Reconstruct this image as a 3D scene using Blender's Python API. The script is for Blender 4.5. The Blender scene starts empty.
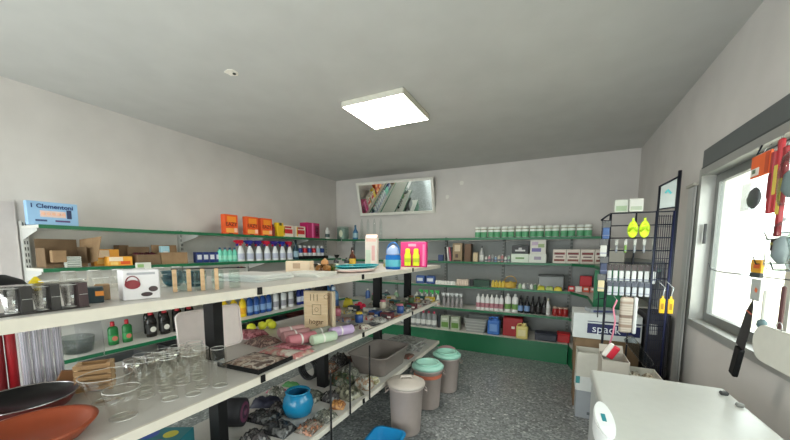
import bpy, bmesh, math, random
from mathutils import Vector, Matrix
PI = math.pi
SC = bpy.context.scene
C = SC.collection
R = random.Random(7)

# ---------------------------------------------------------------- camera
cam_d = bpy.data.cameras.new('camera'); cam = bpy.data.objects.new('camera', cam_d); C.objects.link(cam)
YAW, PITCH, ROLL = -0.4592, -0.0989, 0.004
fw = Vector((math.sin(YAW)*math.cos(PITCH), math.cos(YAW)*math.cos(PITCH), math.sin(PITCH)))
rt = Vector((math.cos(YAW), -math.sin(YAW), 0)); up = rt.cross(fw)
r2 = rt*math.cos(ROLL)+up*math.sin(ROLL); u2 = -rt*math.sin(ROLL)+up*math.cos(ROLL)
mm = Matrix((r2, u2, -fw)).transposed().to_4x4(); mm.translation = Vector((0, 0, 1.5))
cam.matrix_world = mm
cam_d.sensor_width = 36; cam_d.lens = 324.72/790*36; cam_d.shift_y = 61.8/790; cam_d.clip_start = .05
SC.camera = cam

# ---------------------------------------------------------------- world, light, exposure
w = bpy.data.worlds.new('world'); SC.world = w; w.use_nodes = True
nt = w.node_tree; bg = nt.nodes['Background']
bg.inputs[0].default_value = (1.0, 0.985, 0.965, 1); bg.inputs[1].default_value = 5.0
def portal(name, loc, rot, sx, sy):
    d = bpy.data.lights.new(name, 'AREA'); d.shape = 'RECTANGLE'; d.size = sx; d.size_y = sy; d.energy = 1
    d.cycles.is_portal = True
    o = bpy.data.objects.new(name, d); C.objects.link(o); o.location = loc; o.rotation_euler = rot
portal('window_daylight', (1.17, 1.6, 1.515), (0, PI/2, 0), 1.13, 3.1)
portal('added_doorway_daylight', (-1.8, -1.78, 1.2), (PI/2, 0, 0), 3.8, 2.4)  # unseen doorway behind the camera, added to fill the room with daylight
LAMP = 15.0
SC.view_settings.view_transform = 'Standard'; SC.view_settings.look = 'None'
SC.view_settings.gamma = 1; SC.view_settings.use_curve_mapping = False
SC.cycles.transparent_max_bounces = 32
SC.view_settings.exposure = 0.85

# ---------------------------------------------------------------- materials
def lin(c):
    return tuple((v/12.92 if v <= .04045 else ((v+.055)/1.055)**2.4) for v in (x/255 for x in c))
MC = {}
def M(col, rough=.5, metal=0, noise=.06, scale=25, bump=0, emit=0, spec=.5):
    key = (tuple(col), rough, metal, noise, scale, bump, emit, spec)
    if key in MC: return MC[key]
    m = bpy.data.materials.new('surface'); m.use_nodes = True; n = m.node_tree; b = n.nodes['Principled BSDF']
    c = lin(col)
    tc = n.nodes.new('ShaderNodeTexCoord'); nz = n.nodes.new('ShaderNodeTexNoise')
    nz.inputs['Scale'].default_value = scale; nz.inputs['Detail'].default_value = 4
    n.links.new(tc.outputs['Object'], nz.inputs['Vector'])
    mx = n.nodes.new('ShaderNodeMix'); mx.data_type = 'RGBA'
    mx.inputs['A'].default_value = (*[v*(1-noise) for v in c], 1); mx.inputs['B'].default_value = (*[min(1, v*(1+noise)) for v in c], 1)
    n.links.new(nz.outputs['Fac'], mx.inputs['Factor']); n.links.new(mx.outputs['Result'], b.inputs['Base Color'])
    b.inputs['Roughness'].default_value = rough; b.inputs['Metallic'].default_value = metal
    b.inputs['Specular IOR Level'].default_value = spec
    if bump:
        bp = n.nodes.new('ShaderNodeBump'); bp.inputs['Strength'].default_value = bump; bp.inputs['Distance'].default_value = .004
        n.links.new(nz.outputs['Fac'], bp.inputs['Height']); n.links.new(bp.outputs['Normal'], b.inputs['Normal'])
    if emit:
        b.inputs['Emission Color'].default_value = (*c, 1); b.inputs['Emission Strength'].default_value = emit
    MC[key] = m; return m
def clear(col=(244, 250, 248), gloss=.25, rough=.03):
    """thin clear glass or plastic: tinted transparency under a fresnel gloss"""
    key = ('clear', tuple(col), gloss, rough)
    if key in MC: return MC[key]
    m = bpy.data.materials.new('clear'); m.use_nodes = True; n = m.node_tree; n.nodes.remove(n.nodes['Principled BSDF'])
    out = n.nodes['Material Output']; t = n.nodes.new('ShaderNodeBsdfTransparent'); g = n.nodes.new('ShaderNodeBsdfGlossy')
    t.inputs[0].default_value = (*lin(col), 1); g.inputs[0].default_value = (.97, .96, .95, 1); g.inputs['Roughness'].default_value = rough
    lw = n.nodes.new('ShaderNodeLayerWeight'); lw.inputs['Blend'].default_value = .5
    pw = n.nodes.new('ShaderNodeMath'); pw.operation = 'POWER'; pw.inputs[1].default_value = 6.5-gloss*6
    ml = n.nodes.new('ShaderNodeMath'); ml.operation = 'MULTIPLY_ADD'; ml.inputs[1].default_value = .8; ml.inputs[2].default_value = .01+gloss*.03
    n.links.new(lw.outputs['Facing'], pw.inputs[0]); n.links.new(pw.outputs[0], ml.inputs[0])
    mx = n.nodes.new('ShaderNodeMixShader')
    n.links.new(ml.outputs[0], mx.inputs[0]); n.links.new(t.outputs[0], mx.inputs[1]); n.links.new(g.outputs[0], mx.inputs[2])
    n.links.new(mx.outputs[0], out.inputs[0]); MC[key] = m; return m
def ramp_mat(name, stops, scale, detail=3, rough=.5, voronoi=False, bump=0, stretch=(1, 1, 1)):
    m = bpy.data.materials.new(name); m.use_nodes = True; n = m.node_tree; b = n.nodes['Principled BSDF']
    tc = n.nodes.new('ShaderNodeTexCoord'); mp = n.nodes.new('ShaderNodeMapping'); mp.inputs['Scale'].default_value = stretch
    n.links.new(tc.outputs['Object'], mp.inputs['Vector'])
    if voronoi:
        nz = n.nodes.new('ShaderNodeTexVoronoi'); nz.inputs['Scale'].default_value = scale; o = nz.outputs['Color']
    else:
        nz = n.nodes.new('ShaderNodeTexNoise'); nz.inputs['Scale'].default_value = scale; nz.inputs['Detail'].default_value = detail; o = nz.outputs['Fac']
    n.links.new(mp.outputs['Vector'], nz.inputs['Vector'])
    rp = n.nodes.new('ShaderNodeValToRGB'); rp.color_ramp.elements.remove(rp.color_ramp.elements[1])
    if voronoi: rp.color_ramp.interpolation = 'CONSTANT'
    for i, (p, c) in enumerate(stops):
        e = rp.color_ramp.elements[0] if i == 0 else rp.color_ramp.elements.new(p)
        e.position = p; e.color = (*lin(c), 1)
    n.links.new(o, rp.inputs['Fac']); n.links.new(rp.outputs['Color'], b.inputs['Base Color'])
    b.inputs['Roughness'].default_value = rough
    if bump:
        bp = n.nodes.new('ShaderNodeBump'); bp.inputs['Strength'].default_value = bump; bp.inputs['Distance'].default_value = .01
        n.links.new(nz.outputs[0], bp.inputs['Height']); n.links.new(bp.outputs['Normal'], b.inputs['Normal'])
    return m
WALL = ramp_mat('wall_plaster', [(.3, (203, 198, 194)), (.7, (211, 206, 202))], 3, rough=.9, bump=.06)
CEIL = ramp_mat('ceiling_plaster', [(.3, (193, 192, 188)), (.7, (199, 198, 194))], 4, rough=.95, bump=.05)
FLOOR = ramp_mat('terrazzo', [(0, (100, 102, 103)), (.3, (128, 131, 131)), (.55, (150, 153, 152)), (.72, (112, 115, 116)), (.86, (186, 188, 186)), (.95, (214, 215, 210))], 60, rough=.3, voronoi=True)
WOOD = ramp_mat('pale_wood', [(.3, (196, 158, 118)), (.7, (222, 190, 150))], 8, rough=.6, stretch=(1, 1, 9))
CARD = ramp_mat('cardboard', [(.3, (140, 112, 82)), (.7, (160, 130, 96))], 12, rough=.85)
DCARD = ramp_mat('dull_cardboard', [(.3, (112, 90, 66)), (.7, (128, 104, 78))], 12, rough=.85)
WHITE = (226, 224, 218); GREEN = (22, 104, 66); BLACK = (20, 20, 21)
STEEL = M((170, 172, 172), .35, .9); CHROME = M((200, 200, 200), .15, 1); DARKWIRE = M((44, 46, 56), .45, .5)
SHELFW = M((214, 212, 204), .45); LAMIN = M((196, 191, 184), .35); GREENM = M(GREEN, .4); BLACKM = M((12, 12, 13), .55, spec=.3)

# ---------------------------------------------------------------- mesh helpers
def B(): return bmesh.new()
def bx(bm, c, s, rz=0, rx=0, ry=0):
    r = bmesh.ops.create_cube(bm, size=1)['verts']
    T = Matrix.Translation(c) @ Matrix.Rotation(rz, 4, 'Z') @ Matrix.Rotation(ry, 4, 'Y') @ Matrix.Rotation(rx, 4, 'X') @ Matrix.Diagonal((*s, 1))
    bmesh.ops.transform(bm, matrix=T, verts=r); return bm
def bb(bm, x0, x1, y0, y1, z0, z1):
    return bx(bm, ((x0+x1)/2, (y0+y1)/2, (z0+z1)/2), (x1-x0, y1-y0, z1-z0))
def rbox(bm, c, s, bev=.008, seg=2, rz=0):
    t = B(); bx(t, (0, 0, 0), s)
    bmesh.ops.bevel(t, geom=t.edges[:], offset=min(bev, min(s)*.49), segments=seg, affect='EDGES', profile=.5)
    bmesh.ops.transform(t, matrix=Matrix.Translation(c) @ Matrix.Rotation(rz, 4, 'Z'), verts=t.verts)
    return merge(bm, t)
def merge(bm, t):
    me = bpy.data.meshes.new('t'); t.to_mesh(me); t.free(); bm.from_mesh(me); bpy.data.meshes.remove(me); return bm
def lathe(bm, prof, seg=20, sx=1, sy=1, c=(0, 0, 0), cap0=True, cap1=True, tilt=None):
    rings = []
    T = Matrix.Translation(c) @ (tilt if tilt is not None else Matrix.Identity(4))
    for r, z in prof:
        rings.append([bm.verts.new(T @ Vector((r*sx*math.cos(2*PI*i/seg), r*sy*math.sin(2*PI*i/seg), z))) for i in range(seg)])
    for a, b in zip(rings, rings[1:]):
        for i in range(seg):
            f = bm.faces.new((a[i], a[(i+1) % seg], b[(i+1) % seg], b[i])); f.smooth = True
    if cap0: bm.faces.new(rings[0][::-1])
    if cap1: bm.faces.new(rings[-1])
    return bm
def tube(bm, pts, r, seg=6, closed=False):
    pts = [Vector(p) for p in pts]; n = len(pts); rings = []
    for i, p in enumerate(pts):
        if closed: d = pts[(i+1) % n]-pts[i-1]
        else: d = pts[min(i+1, n-1)]-pts[max(i-1, 0)]
        d.normalize(); a = d.orthogonal().normalized() if i == 0 else (prev-d*prev.dot(d)).normalized()
        prev = a; b = d.cross(a)
        rings.append([bm.verts.new(p+(a*math.cos(2*PI*k/seg)+b*math.sin(2*PI*k/seg))*r) for k in range(seg)])
    for i in range(n if closed else n-1):
        a, b = rings[i], rings[(i+1) % n]
        for k in range(seg):
            f = bm.faces.new((a[k], a[(k+1) % seg], b[(k+1) % seg], b[k])); f.smooth = True
    if not closed: bm.faces.new(rings[0][::-1]); bm.faces.new(rings[-1])
    return bm
def prism(bm, poly, z0, z1):
    a = [bm.verts.new((x, y, z0)) for x, y in poly]; b = [bm.verts.new((x, y, z1)) for x, y in poly]; n = len(poly)
    bm.faces.new(a[::-1]); bm.faces.new(b)
    for i in range(n): bm.faces.new((a[i], a[(i+1) % n], b[(i+1) % n], b[i]))
    return bm
def rrect(w, h, r, n=5):
    out = []
    for cx, cy, a0 in ((w/2-r, h/2-r, 0), (-w/2+r, h/2-r, 90), (-w/2+r, -h/2+r, 180), (w/2-r, -h/2+r, 270)):
        for k in range(n+1):
            a = math.radians(a0+90*k/n); out.append((cx+r*math.cos(a), cy+r*math.sin(a)))
    return out
def xf(bm, m): bmesh.ops.transform(bm, matrix=m, verts=bm.verts); return bm
def obj(name, bm, mat, parent=None, loc=None, rz=None):
    bmesh.ops.recalc_face_normals(bm, faces=bm.faces)
    me = bpy.data.meshes.new(name); bm.to_mesh(me); bm.free(); me.materials.append(mat)
    o = bpy.data.objects.new(name, me); C.objects.link(o)
    if parent: o.parent = parent
    if loc is not None: o.location = loc
    if rz is not None: o.rotation_euler = (0, 0, rz)
    return o
def tag(o, label, cat, group=None):
    o['label'] = label; o['category'] = cat
    if group: o['group'] = group
    return o
def thing(name, label, cat, loc=(0, 0, 0), rz=0, group=None):
    o = bpy.data.objects.new(name, None); o.empty_display_size = .05; C.objects.link(o)
    o.location = loc; o.rotation_euler = (0, 0, rz); return tag(o, label, cat, group)
def one(name, bm, mat, label, cat, loc=(0, 0, 0), rz=0, group=None):
    return tag(obj(name, bm, mat, None, loc, rz), label, cat, group)
def struct(name, bm, mat):
    o = obj(name, bm, mat); o['kind'] = 'structure'; return o
KIDS = {}
def dup(root):
    r = root.copy(); C.objects.link(r)
    if root.name not in KIDS: KIDS[root.name] = [(c, list(c.children)) for c in root.children]
    for ch, sub in KIDS[root.name]:
        c = ch.copy(); C.objects.link(c); c.parent = r
        for g in sub:
            d = g.copy(); C.objects.link(d); d.parent = c
    return r
ORD = 'first second third fourth fifth sixth seventh eighth ninth tenth eleventh twelfth thirteenth fourteenth fifteenth'.split()
def row(root, n, p0, p1, label, group, rz=None, jit=0):
    """n copies of a thing in a line, each with its own label; {o} becomes first, second..."""
    for i in range(n):
        o = root if i == 0 else dup(root)
        t = i/(n-1) if n > 1 else 0
        o.location = [a+(b-a)*t for a, b in zip(p0, p1)]
        if rz is not None: o.rotation_euler = (0, 0, rz+(R.uniform(-jit, jit) if jit else 0))
        o['label'] = label.format(o=ORD[i]); o['group'] = group
    return root
def words(parent, name, text, size, loc, rot, mat, align='CENTER', bold=0):
    cu = bpy.data.curves.new('t', 'FONT'); cu.body = text; cu.size = size; cu.align_x = align; cu.align_y = 'CENTER'; cu.extrude = .0006; cu.offset = bold
    cu.resolution_u = 3
    t = bpy.data.objects.new('t', cu); C.objects.link(t)
    me = bpy.data.meshes.new_from_object(t); bpy.data.objects.remove(t)
    me.materials.clear(); me.materials.append(mat)
    o = bpy.data.objects.new(name, me); C.objects.link(o); o.parent = parent; o.location = loc; o.rotation_euler = rot
    return o

# ---------------------------------------------------------------- room
XL, XR, YB, YF, H = -3.958, .935, 5.364, -1.7, 2.837
struct('floor', bb(B(), XL, XR, YF, YB, -.1, 0), FLOOR)
struct('ceiling', bb(B(), XL-.15, XR+.25, YF-.15, YB+.15, H, H+.15), CEIL)
struct('wall_left', bb(B(), XL-.15, XL, YF-.15, YB+.15, -.1, H), WALL)
struct('wall_back', bb(B(), XL, XR+.25, YB, YB+.15, -.1, H), WALL)
WY0, WY1, WZ0, WZ1 = 0.05, 3.15, .95, 2.08
b = B(); bb(b, XR, XR+.25, YF-.15, WY0, -.1, H); bb(b, XR, XR+.25, WY1, YB, -.1, H)
bb(b, XR, XR+.25, WY0, WY1, -.1, WZ0); bb(b, XR, XR+.25, WY0, WY1, WZ1, H)
struct('wall_right', b, WALL)
b = B(); bb(b, XL, -3.7, YF-.15, YF, -.1, H); bb(b, .1, XR, YF-.15, YF, -.1, H); bb(b, -3.7, .1, YF-.15, YF, 2.4, H)
struct('wall_front', b, WALL)
b = B()
bb(b, -3.7, -3.65, YF-.12, YF-.02, 0, 2.4); bb(b, .05, .1, YF-.12, YF-.02, 0, 2.4); bb(b, -3.65, .05, YF-.12, YF-.02, 2.34, 2.4); bb(b, -1.83, -1.77, YF-.12, YF-.02, 0, 2.34)
d1 = struct('added_door_1', b, M((120, 124, 124), .4, .6))  # added glazed opening out of view, made wide to let in more daylight
obj('added_door_glass', bb(B(), -3.65, .05, YF-.08, YF-.075, 0, 2.34), clear((240, 245, 245), .15), d1)
struct('trim_1', bb(B(), XL, -3.72, YF, YF+.012, 0, .07), M((150, 150, 146), .5))
# window: aluminium frame, two sliding sashes, shutter box
ALU = M((172, 172, 168), .4, .5); ALUD = M((120, 122, 120), .45, .4)
b = B(); f = .05
bb(b, XR-.03, XR+.10, WY0, WY1, WZ0, WZ0+f); bb(b, XR-.03, XR+.10, WY0, WY1, WZ1-f, WZ1)
bb(b, XR-.03, XR+.10, WY0, WY0+f, WZ0+f, WZ1-f); bb(b, XR-.03, XR+.10, WY1-f, WY1, WZ0+f, WZ1-f)
win = struct('window_1', b, ALU)
def sash(y0, y1, x, m):
    q = B(); s = .055; z0, z1 = WZ0+f+.002, WZ1-f-.002
    bb(q, x, x+.03, y0, y1, z0, z0+s); bb(q, x, x+.03, y0, y1, z1-s, z1); bb(q, x, x+.03, y0, y0+s, z0+s, z1-s); bb(q, x, x+.03, y1-s, y1, z0+s, z1-s)
    so = obj('sash', q, m, win)
    obj('pane', bb(B(), x+.012, x+.017, y0+s, y1-s, z0+s, z1-s), clear((238, 245, 244), .12), so)
sash(2.05, WY1-f-.01, XR+.045, ALUD); sash(1.05, 2.12, XR+.008, M((205, 203, 196), .4, .2)); sash(WY0+f+.01, 1.12, XR+.045, ALUD)
q = B(); bx(q, (XR+.004, WY1-f-.035, 1.62), (.012, .022, .14)); obj('latch', q, M((30, 30, 32), .4), win)
q = B(); bb(q, XR-.022, XR-.0005, WY0-.03, WY1-.01, WZ1-.005, WZ1+.135)
bmesh.ops.bevel(q, geom=q.edges[:], offset=.004, segments=1, affect='EDGES')
sb = struct('trim_2', q, M((98, 102, 102), .5, .2)); 
obj('shutter_guide', bb(B(), XR-.028, XR-.0225, WY0, WY1-.02, WZ1-.004, WZ1+.012), M((60, 62, 62), .5), sb)
b = B(); bb(b, XR+.25, XR+.32, WY0-.1, WY1+.1, WZ0-.06, WZ0-.01); struct('window_sill', b, M((200, 196, 186), .7)).name = 'window_2'
# outside the window
struct('outdoor_ground', bb(B(), XR+.6, 9, -8, 12, -.25, -.1), M((190, 184, 170), .9))
b = B(); bb(b, 4.3, 4.5, -6, 11, -.1, 1.9)
one('garden_wall', b, M((232, 224, 208), .9, scale=4), 'cream rendered wall standing outside beyond the window', 'wall')
t = thing('railing', 'pale outdoor railing seen through the right part of the window', 'railing', (2.3, 0, -.1))
for z in (.55, 1.2): obj('rail', bb(B(), -.02, .02, -1.5, 3.2, z-.03, z+.03), M((225, 215, 196), .6), t)
for k in range(20):
    obj('baluster', bb(B(), -.015, .015, -1.45+k*.24, -1.41+k*.24, 0, 1.17), M((225, 215, 196), .6), t)

# ceiling lamp
t = thing('ceiling_light', 'square white surface-mounted light panel glowing on the ceiling', 'ceiling light', (-1.51, 2.872, 2.79))
q = B(); h_ = .307
for s in (-1, 1):
    bb(q, -h_, h_, s*h_-.006, s*h_+.006, 0, .046); bb(q, s*h_-.006, s*h_+.006, -h_+.006, h_-.006, 0, .046)
obj('housing', q, M((205, 202, 190), .5), t)
q = B(); bb(q, -h_+.007, h_-.007, -h_+.007, h_-.007, .001, .012)
obj('diffuser', q, M((255, 250, 238), .5, noise=0, emit=LAMP), t)
q = B(); bb(q, -h_-.008, h_+.008, -h_-.008, h_+.008, .0461, .0465); obj('mounting_plate', q, M((70, 68, 60), .6), t)
# flaking plaster spots and hooks
def patch(name, label, loc, r, rot, mat, cat):
    q = B(); n = 14
    vs = [(r*(.6+.4*R.random())*math.cos(2*PI*i/n), r*(.6+.4*R.random())*math.sin(2*PI*i/n)) for i in range(n)]
    prism(q, vs, 0, .004); o = one(name, q, mat, label, cat, loc); o.rotation_euler = rot; return o
patch('plaster_patch', 'small pale flaked patch of filler on the grey ceiling', (-2.28, 1.79, H-.0042), .062, (0, 0, 0), M((240, 234, 222), .9), 'ceiling patch')
q = B(); lathe(q, [(.003, 0), (.012, .004), (.012, .01), (.002, .014)], 8); 
one('ceiling_hook', q, M((60, 58, 52), .5), 'tiny dark fixing stub on the ceiling patch', 'fixing', (-2.262, 1.80, H-.0185))
patch('plaster_patch', 'small pale chip on the back wall right of the mirror', (-1.44, YB-.0002, 2.59), .045, (PI/2, 0, 0), M((225, 222, 215), .9), 'wall patch')
patch('plaster_patch', 'lower pale chip on the back wall beside the mirror corner', (-1.68, YB-.0002, 2.38), .04, (PI/2, 0, 0), M((225, 222, 215), .9), 'wall patch')

# tilted mirror
t = thing('tilted_mirror', 'long white-framed mirror tilted down high on the back wall', 'mirror')
t.matrix_world = Matrix.Translation((-2.60, 5.30, 2.127)) @ Matrix.Rotation(.0803, 4, 'Z') @ Matrix.Rotation(.3126, 4, 'X')
q = B(); W_, H_ = 1.433, .591; fr = .045
bb(q, -W_/2, W_/2, -.012, .012, 0, fr); bb(q, -W_/2, W_/2, -.012, .012, H_-fr, H_)
bb(q, -W_/2, -W_/2+fr, -.012, .012, fr, H_-fr); bb(q, W_/2-fr, W_/2, -.012, .012, fr, H_-fr)
obj('frame', q, M((222, 220, 210), .5), t)
gm = M((225, 232, 228), .02, 1, noise=0)
obj('mirror_glass', bb(B(), -W_/2+fr, W_/2-fr, -.004, .004, fr, H_-fr), gm, t)
for s in (-1, 1): obj('bracket', tube(B(), [(s*.45, .012, H_-.06), (s*.45, .16, H_-.20)], .004), STEEL, t)

# ---------------------------------------------------------------- shelving
def upright(x, y, z0, z1, sx, sy, parent, mat, holes=None):
    o = obj('upright', bb(B(), x-sx/2, x+sx/2, y-sy/2, y+sy/2, z0, z1), mat, parent)
    if holes:
        q = B()
        for k in range(int((z1-z0)/.05)):
            z = z0+.03+k*.05
            if holes == 'x': bb(q, x+sx/2, x+sx/2+.001, y-.011, y-.004, z, z+.028); bb(q, x+sx/2, x+sx/2+.001, y+.004, y+.011, z, z+.028)
            else: bb(q, x-.011, x-.004, y-sy/2-.001, y-sy/2, z, z+.028); bb(q, x+.004, x+.011, y-sy/2-.001, y-sy/2, z, z+.028)
        obj('slots', q, M((60, 60, 60), .8), o)['kind'] = 'stuff'
PANELG = M((176, 176, 172), .6); PANELW = M((208, 206, 200), .6)
# left wall unit: bays along y from 1.04
t = thing('shelving_unit', 'white shop shelving with green front strips along the left wall', 'shelving', (0, 0, 0))
ybays = [1.04, 2.3, 3.2, 4.1, 4.94]
for y in ybays: upright(-3.925, y+(.02 if y == 1.04 else 0), 0, 1.72, .06, .035, t, M((205, 205, 200), .4, .3), 'x')
for a, c in zip(ybays, ybays[1:]):
    obj('back_panel', bb(B(), -3.9555, -3.94, a+.022, c-.022, .02, 1.66), PANELW if a < 3 else PANELG, t)
for z, xf_ in ((1.68, -3.55), (1.34, -3.55), (.96, -3.44), (.62, -3.42), (.27, -3.28)):
    for k, (a, c) in enumerate(zip(ybays, ybays[1:])):
        e = c-.001 if k < 3 else c
        s = obj('shelf', bb(B(), -3.894, xf_-.008, a+.002, e-.002, z-.022, z), SHELFW, t)
        obj('price_strip', bb(B(), xf_-.008, xf_, a+.002, e-.002, z-.028, z+.002), GREENM, s)
    for y in ybays[:-1]:
        if z < .5: continue
        yy = y+.004; zt = z-.0225
        q2 = B(); vs = [(-3.894, zt), (xf_-.05, zt), (xf_-.05, zt-.02), (-3.894, zt-.09)]
        a_ = [q2.verts.new((p[0], yy, p[1])) for p in vs]; c_ = [q2.verts.new((p[0], yy+.003, p[1])) for p in vs]
        q2.faces.new(a_); q2.faces.new(c_[::-1])
        for i in range(4): q2.faces.new((a_[i], a_[(i+1) % 4], c_[(i+1) % 4], c_[i]))
        obj('bracket', q2, M((200, 200, 196), .4), t)
obj('kick_plate', bb(B(), -3.32, -3.30, 1.05, 4.94, 0, .235), GREENM, t)
# back wall unit
t = thing('shelving_unit', 'green-edged shop shelving with grey back panels along the back wall', 'shelving')
xb = [-3.53, -2.6, -1.67, -.74, .19]
for x in xb: upright(x, 5.33, 0, 1.70, .035, .05, t, M((150, 152, 148), .5), 'y')
for a, c in zip(xb, xb[1:]): obj('back_panel', bb(B(), a+.02, c-.02, 5.342, 5.36, .02, 1.64), M((158, 160, 158), .6), t)
for z, yf in ((1.68, 4.95), (1.32, 4.95), (.95, 4.87), (.60, 4.85), (.27, 4.70)):
    for k, (a, c) in enumerate(zip(xb, xb[1:])):
        if k == 0: a = {1.68: -3.54, 1.32: -3.54, .95: -3.43, .60: -3.41, .27: -3.27}[z]
        s = obj('shelf', bb(B(), a+.001, c-.001, yf+.008, 5.30, z-.022, z), SHELFW if z < 1 else M((120, 150, 135), .4), t)
        obj('price_strip', bb(B(), a+.001, c-.001, yf, yf+.008, z-.030, z+.002), GREENM, s)
obj('kick_plate', bb(B(), -3.28, .19, 4.72, 4.74, 0, .235), GREENM, t)
# corner and right wall unit
t = thing('shelving_unit', 'green-edged corner shelving turning onto the right wall', 'shelving')
ts = obj('shelf', bb(B(), .212, .60, 4.958, 5.30, 1.658, 1.68), M((120, 150, 135), .4), t)
obj('price_strip', bb(B(), .192, .60, 4.95, 4.958, 1.65, 1.682), GREENM, ts)
for x in (.59,): upright(x, 5.32, 1.4, 1.74, .03, .04, t, M((110, 112, 110), .5), 'y')
obj('back_panel', bb(B(), .215, .92, 5.34, 5.36, .02, 1.4), M((158, 160, 158), .6), t)
obj('back_panel', bb(B(), .905, .925, 3.88, 5.33, .02, 1.4), M((158, 160, 158), .6), t)
for z, yf, xr_ in ((1.32, 4.95, .42), (.95, 4.87, .36), (.60, 4.85, .34), (.27, 4.70, .26)):
    yc = yf-.38
    pl = [(.210, yf+.008), (.210, 5.33), (.90, 5.33), (.90, 3.87), (xr_+.008, 3.87), (xr_+.008, yc)]
    s = obj('shelf', prism(B(), pl, z-.022, z), SHELFW if z < 1 else M((120, 150, 135), .4), t)
    q = B(); prism(q, [(.191, yf), (.191, yf+.008), (xr_+.008, yc+.003), (xr_, yc)], z-.03, z+.002)
    bb(q, xr_, xr_+.008, 3.87, yc, z-.03, z+.002)
    obj('price_strip', q, GREENM, s)
q = B(); prism(q, [(.20, 4.74), (.20, 4.76), (.29, 4.36), (.28, 4.36)], 0, .235); bb(q, .28, .30, 3.88, 4.36, 0, .235); obj('kick_plate', q, GREENM, t)
obj('end_panel', bb(B(), .36, .60, 3.845, 3.868, 0, 1.30), GREENM, t)
# island gondola
t = thing('display_island', 'long white-topped shelving island with square black posts', 'shelving')
ys = [-.30, .14, 1.06, 1.96, 2.86, 3.70]
for y in ys[1:]:
    yy = y-.03 if y > 3.5 else (y+.05 if y > .2 else y)
    for z0, z1 in ((0, .367), (.402, .867), (.902, 1.287)):
        obj('post', bb(B(), -1.68, -1.60, yy-.027, yy+.027, z0, z1), BLACKM, t)
for z in (1.32, .90, .40):
    xb_, th = (-1.98 if z < .5 else -2.06), .032
    for a, c in zip(ys, ys[1:]):
        s = obj('shelf', bb(B(), xb_, -1.238, a+.002, c-.002, z-th, z), LAMIN, t)
        obj('fascia', bb(B(), -1.238, -1.226, a+.002, c-.002, z-th-.004, z), M((222, 214, 200), .4), s)
    for y in ys[2:-1]:
        obj('joint_clip', bb(B(), -1.225, -1.219, y-.012, y+.012, z-th+.002, z+.004), BLACKM, t)
for y, z0, z1 in ((2.03, .405, .79), (1.77, .405, .765), (1.56, 0, .74)):
    obj('divider_rod', tube(B(), [(-1.213, y, z0-.03 if z0 else 0), (-1.213, y, z1)], .006, 8), BLACKM, t)


# ---------------------------------------------------------------- product builders (root at base centre, front faces -y; rz=PI/2 turns the front to +x)
def bottle(name, label, cat, h, r, body, cap, lab=None, flat=.65, shape='round', capr=.38, caph=.14, loc=(0, 0, 0), rz=0, group=None, emblem=None):
    t = thing(name, label, cat, loc, rz, group)
    hb = h*(1-caph)
    if shape == 'neck': pr = [(r*.92, 0), (r, .01), (r, hb*.55), (r*.8, hb*.68), (r*.42, hb*.82), (r*.36, hb)]
    elif shape == 'dish': pr = [(r*.85, 0), (r*.95, .008), (r*.86, hb*.35), (r, hb*.62), (r*.9, hb*.8), (r*.5, hb*.95), (r*.4, hb)]
    elif shape == 'tall': pr = [(r*.95, 0), (r, .006), (r, hb*.86), (r*.8, hb*.95), (r*.45, hb)]
    else: pr = [(r*.9, 0), (r, .01), (r, hb*.75), (r*.85, hb*.88), (r*.45, hb*.97), (r*.4, hb)]
    obj('body', lathe(B(), pr, 16, 1, flat), body, t)
    cr = r*capr
    obj('cap', lathe(B(), [(cr, hb+.0005), (cr*1.05, hb+.004), (cr*.95, h-.003), (cr*.7, h)], 12), cap, t)
    if lab:
        q = B(); seg = 16
        zs = (hb*.18, hb*.52) if shape != 'neck' else (hb*.14, hb*.5)
        lathe(q, [(r*1.012, zs[0]), (r*1.012, zs[1])], seg, 1, flat, cap0=False, cap1=False)
        if shape == 'dish':
            q.free(); q = B(); lathe(q, [(r*.93, hb*.15), (r*.9, hb*.35), (r*1.02, hb*.6)], seg, 1, flat, cap0=False, cap1=False)
        lo = obj('label', q, lab, t)
        if emblem:
            q = B(); lathe(q, [(r*.55, 0), (r*.55, .001)], 14); xf(q, Matrix.Translation((0, -r*flat*1.03, (zs[0]+zs[1])/2)) @ Matrix.Rotation(PI/2, 4, 'X'))
            obj('emblem', q, emblem, lo)
    return t
def trigger(name, label, h, r, body, head, lever, loc=(0, 0, 0), rz=0, group=None, lab=None, flat=.6):
    t = thing(name, label, 'spray bottle', loc, rz, group); hb = h*.74
    obj('body', lathe(B(), [(r*.9, 0), (r, .008), (r, hb*.55), (r*.55, hb*.85), (r*.32, hb)], 14, 1, flat), body, t)
    q = B(); lathe(q, [(r*.36, hb+.0005), (r*.36, hb+h*.06), (r*.2, hb+h*.08), (r*.2, hb+h*.14)], 10)
    hz = h-.018; bx(q, (-r*.25, 0, hz-.004), (r*1.7, r*.7, h*.17)); bx(q, (-r*1.45, 0, hz+.003), (r*.45, r*.5, h*.09))
    obj('spray_head', q, head, t)
    obj('trigger', bx(B(), (-r*.85, 0, hz-h*.11), (r*.28, r*.4, h*.2), ry=.35), lever, t)
    if lab: obj('label', lathe(B(), [(r*1.012, hb*.12), (r*1.012, hb*.5)], 14, 1, flat, cap0=False, cap1=False), lab, t)
    return t
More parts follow.
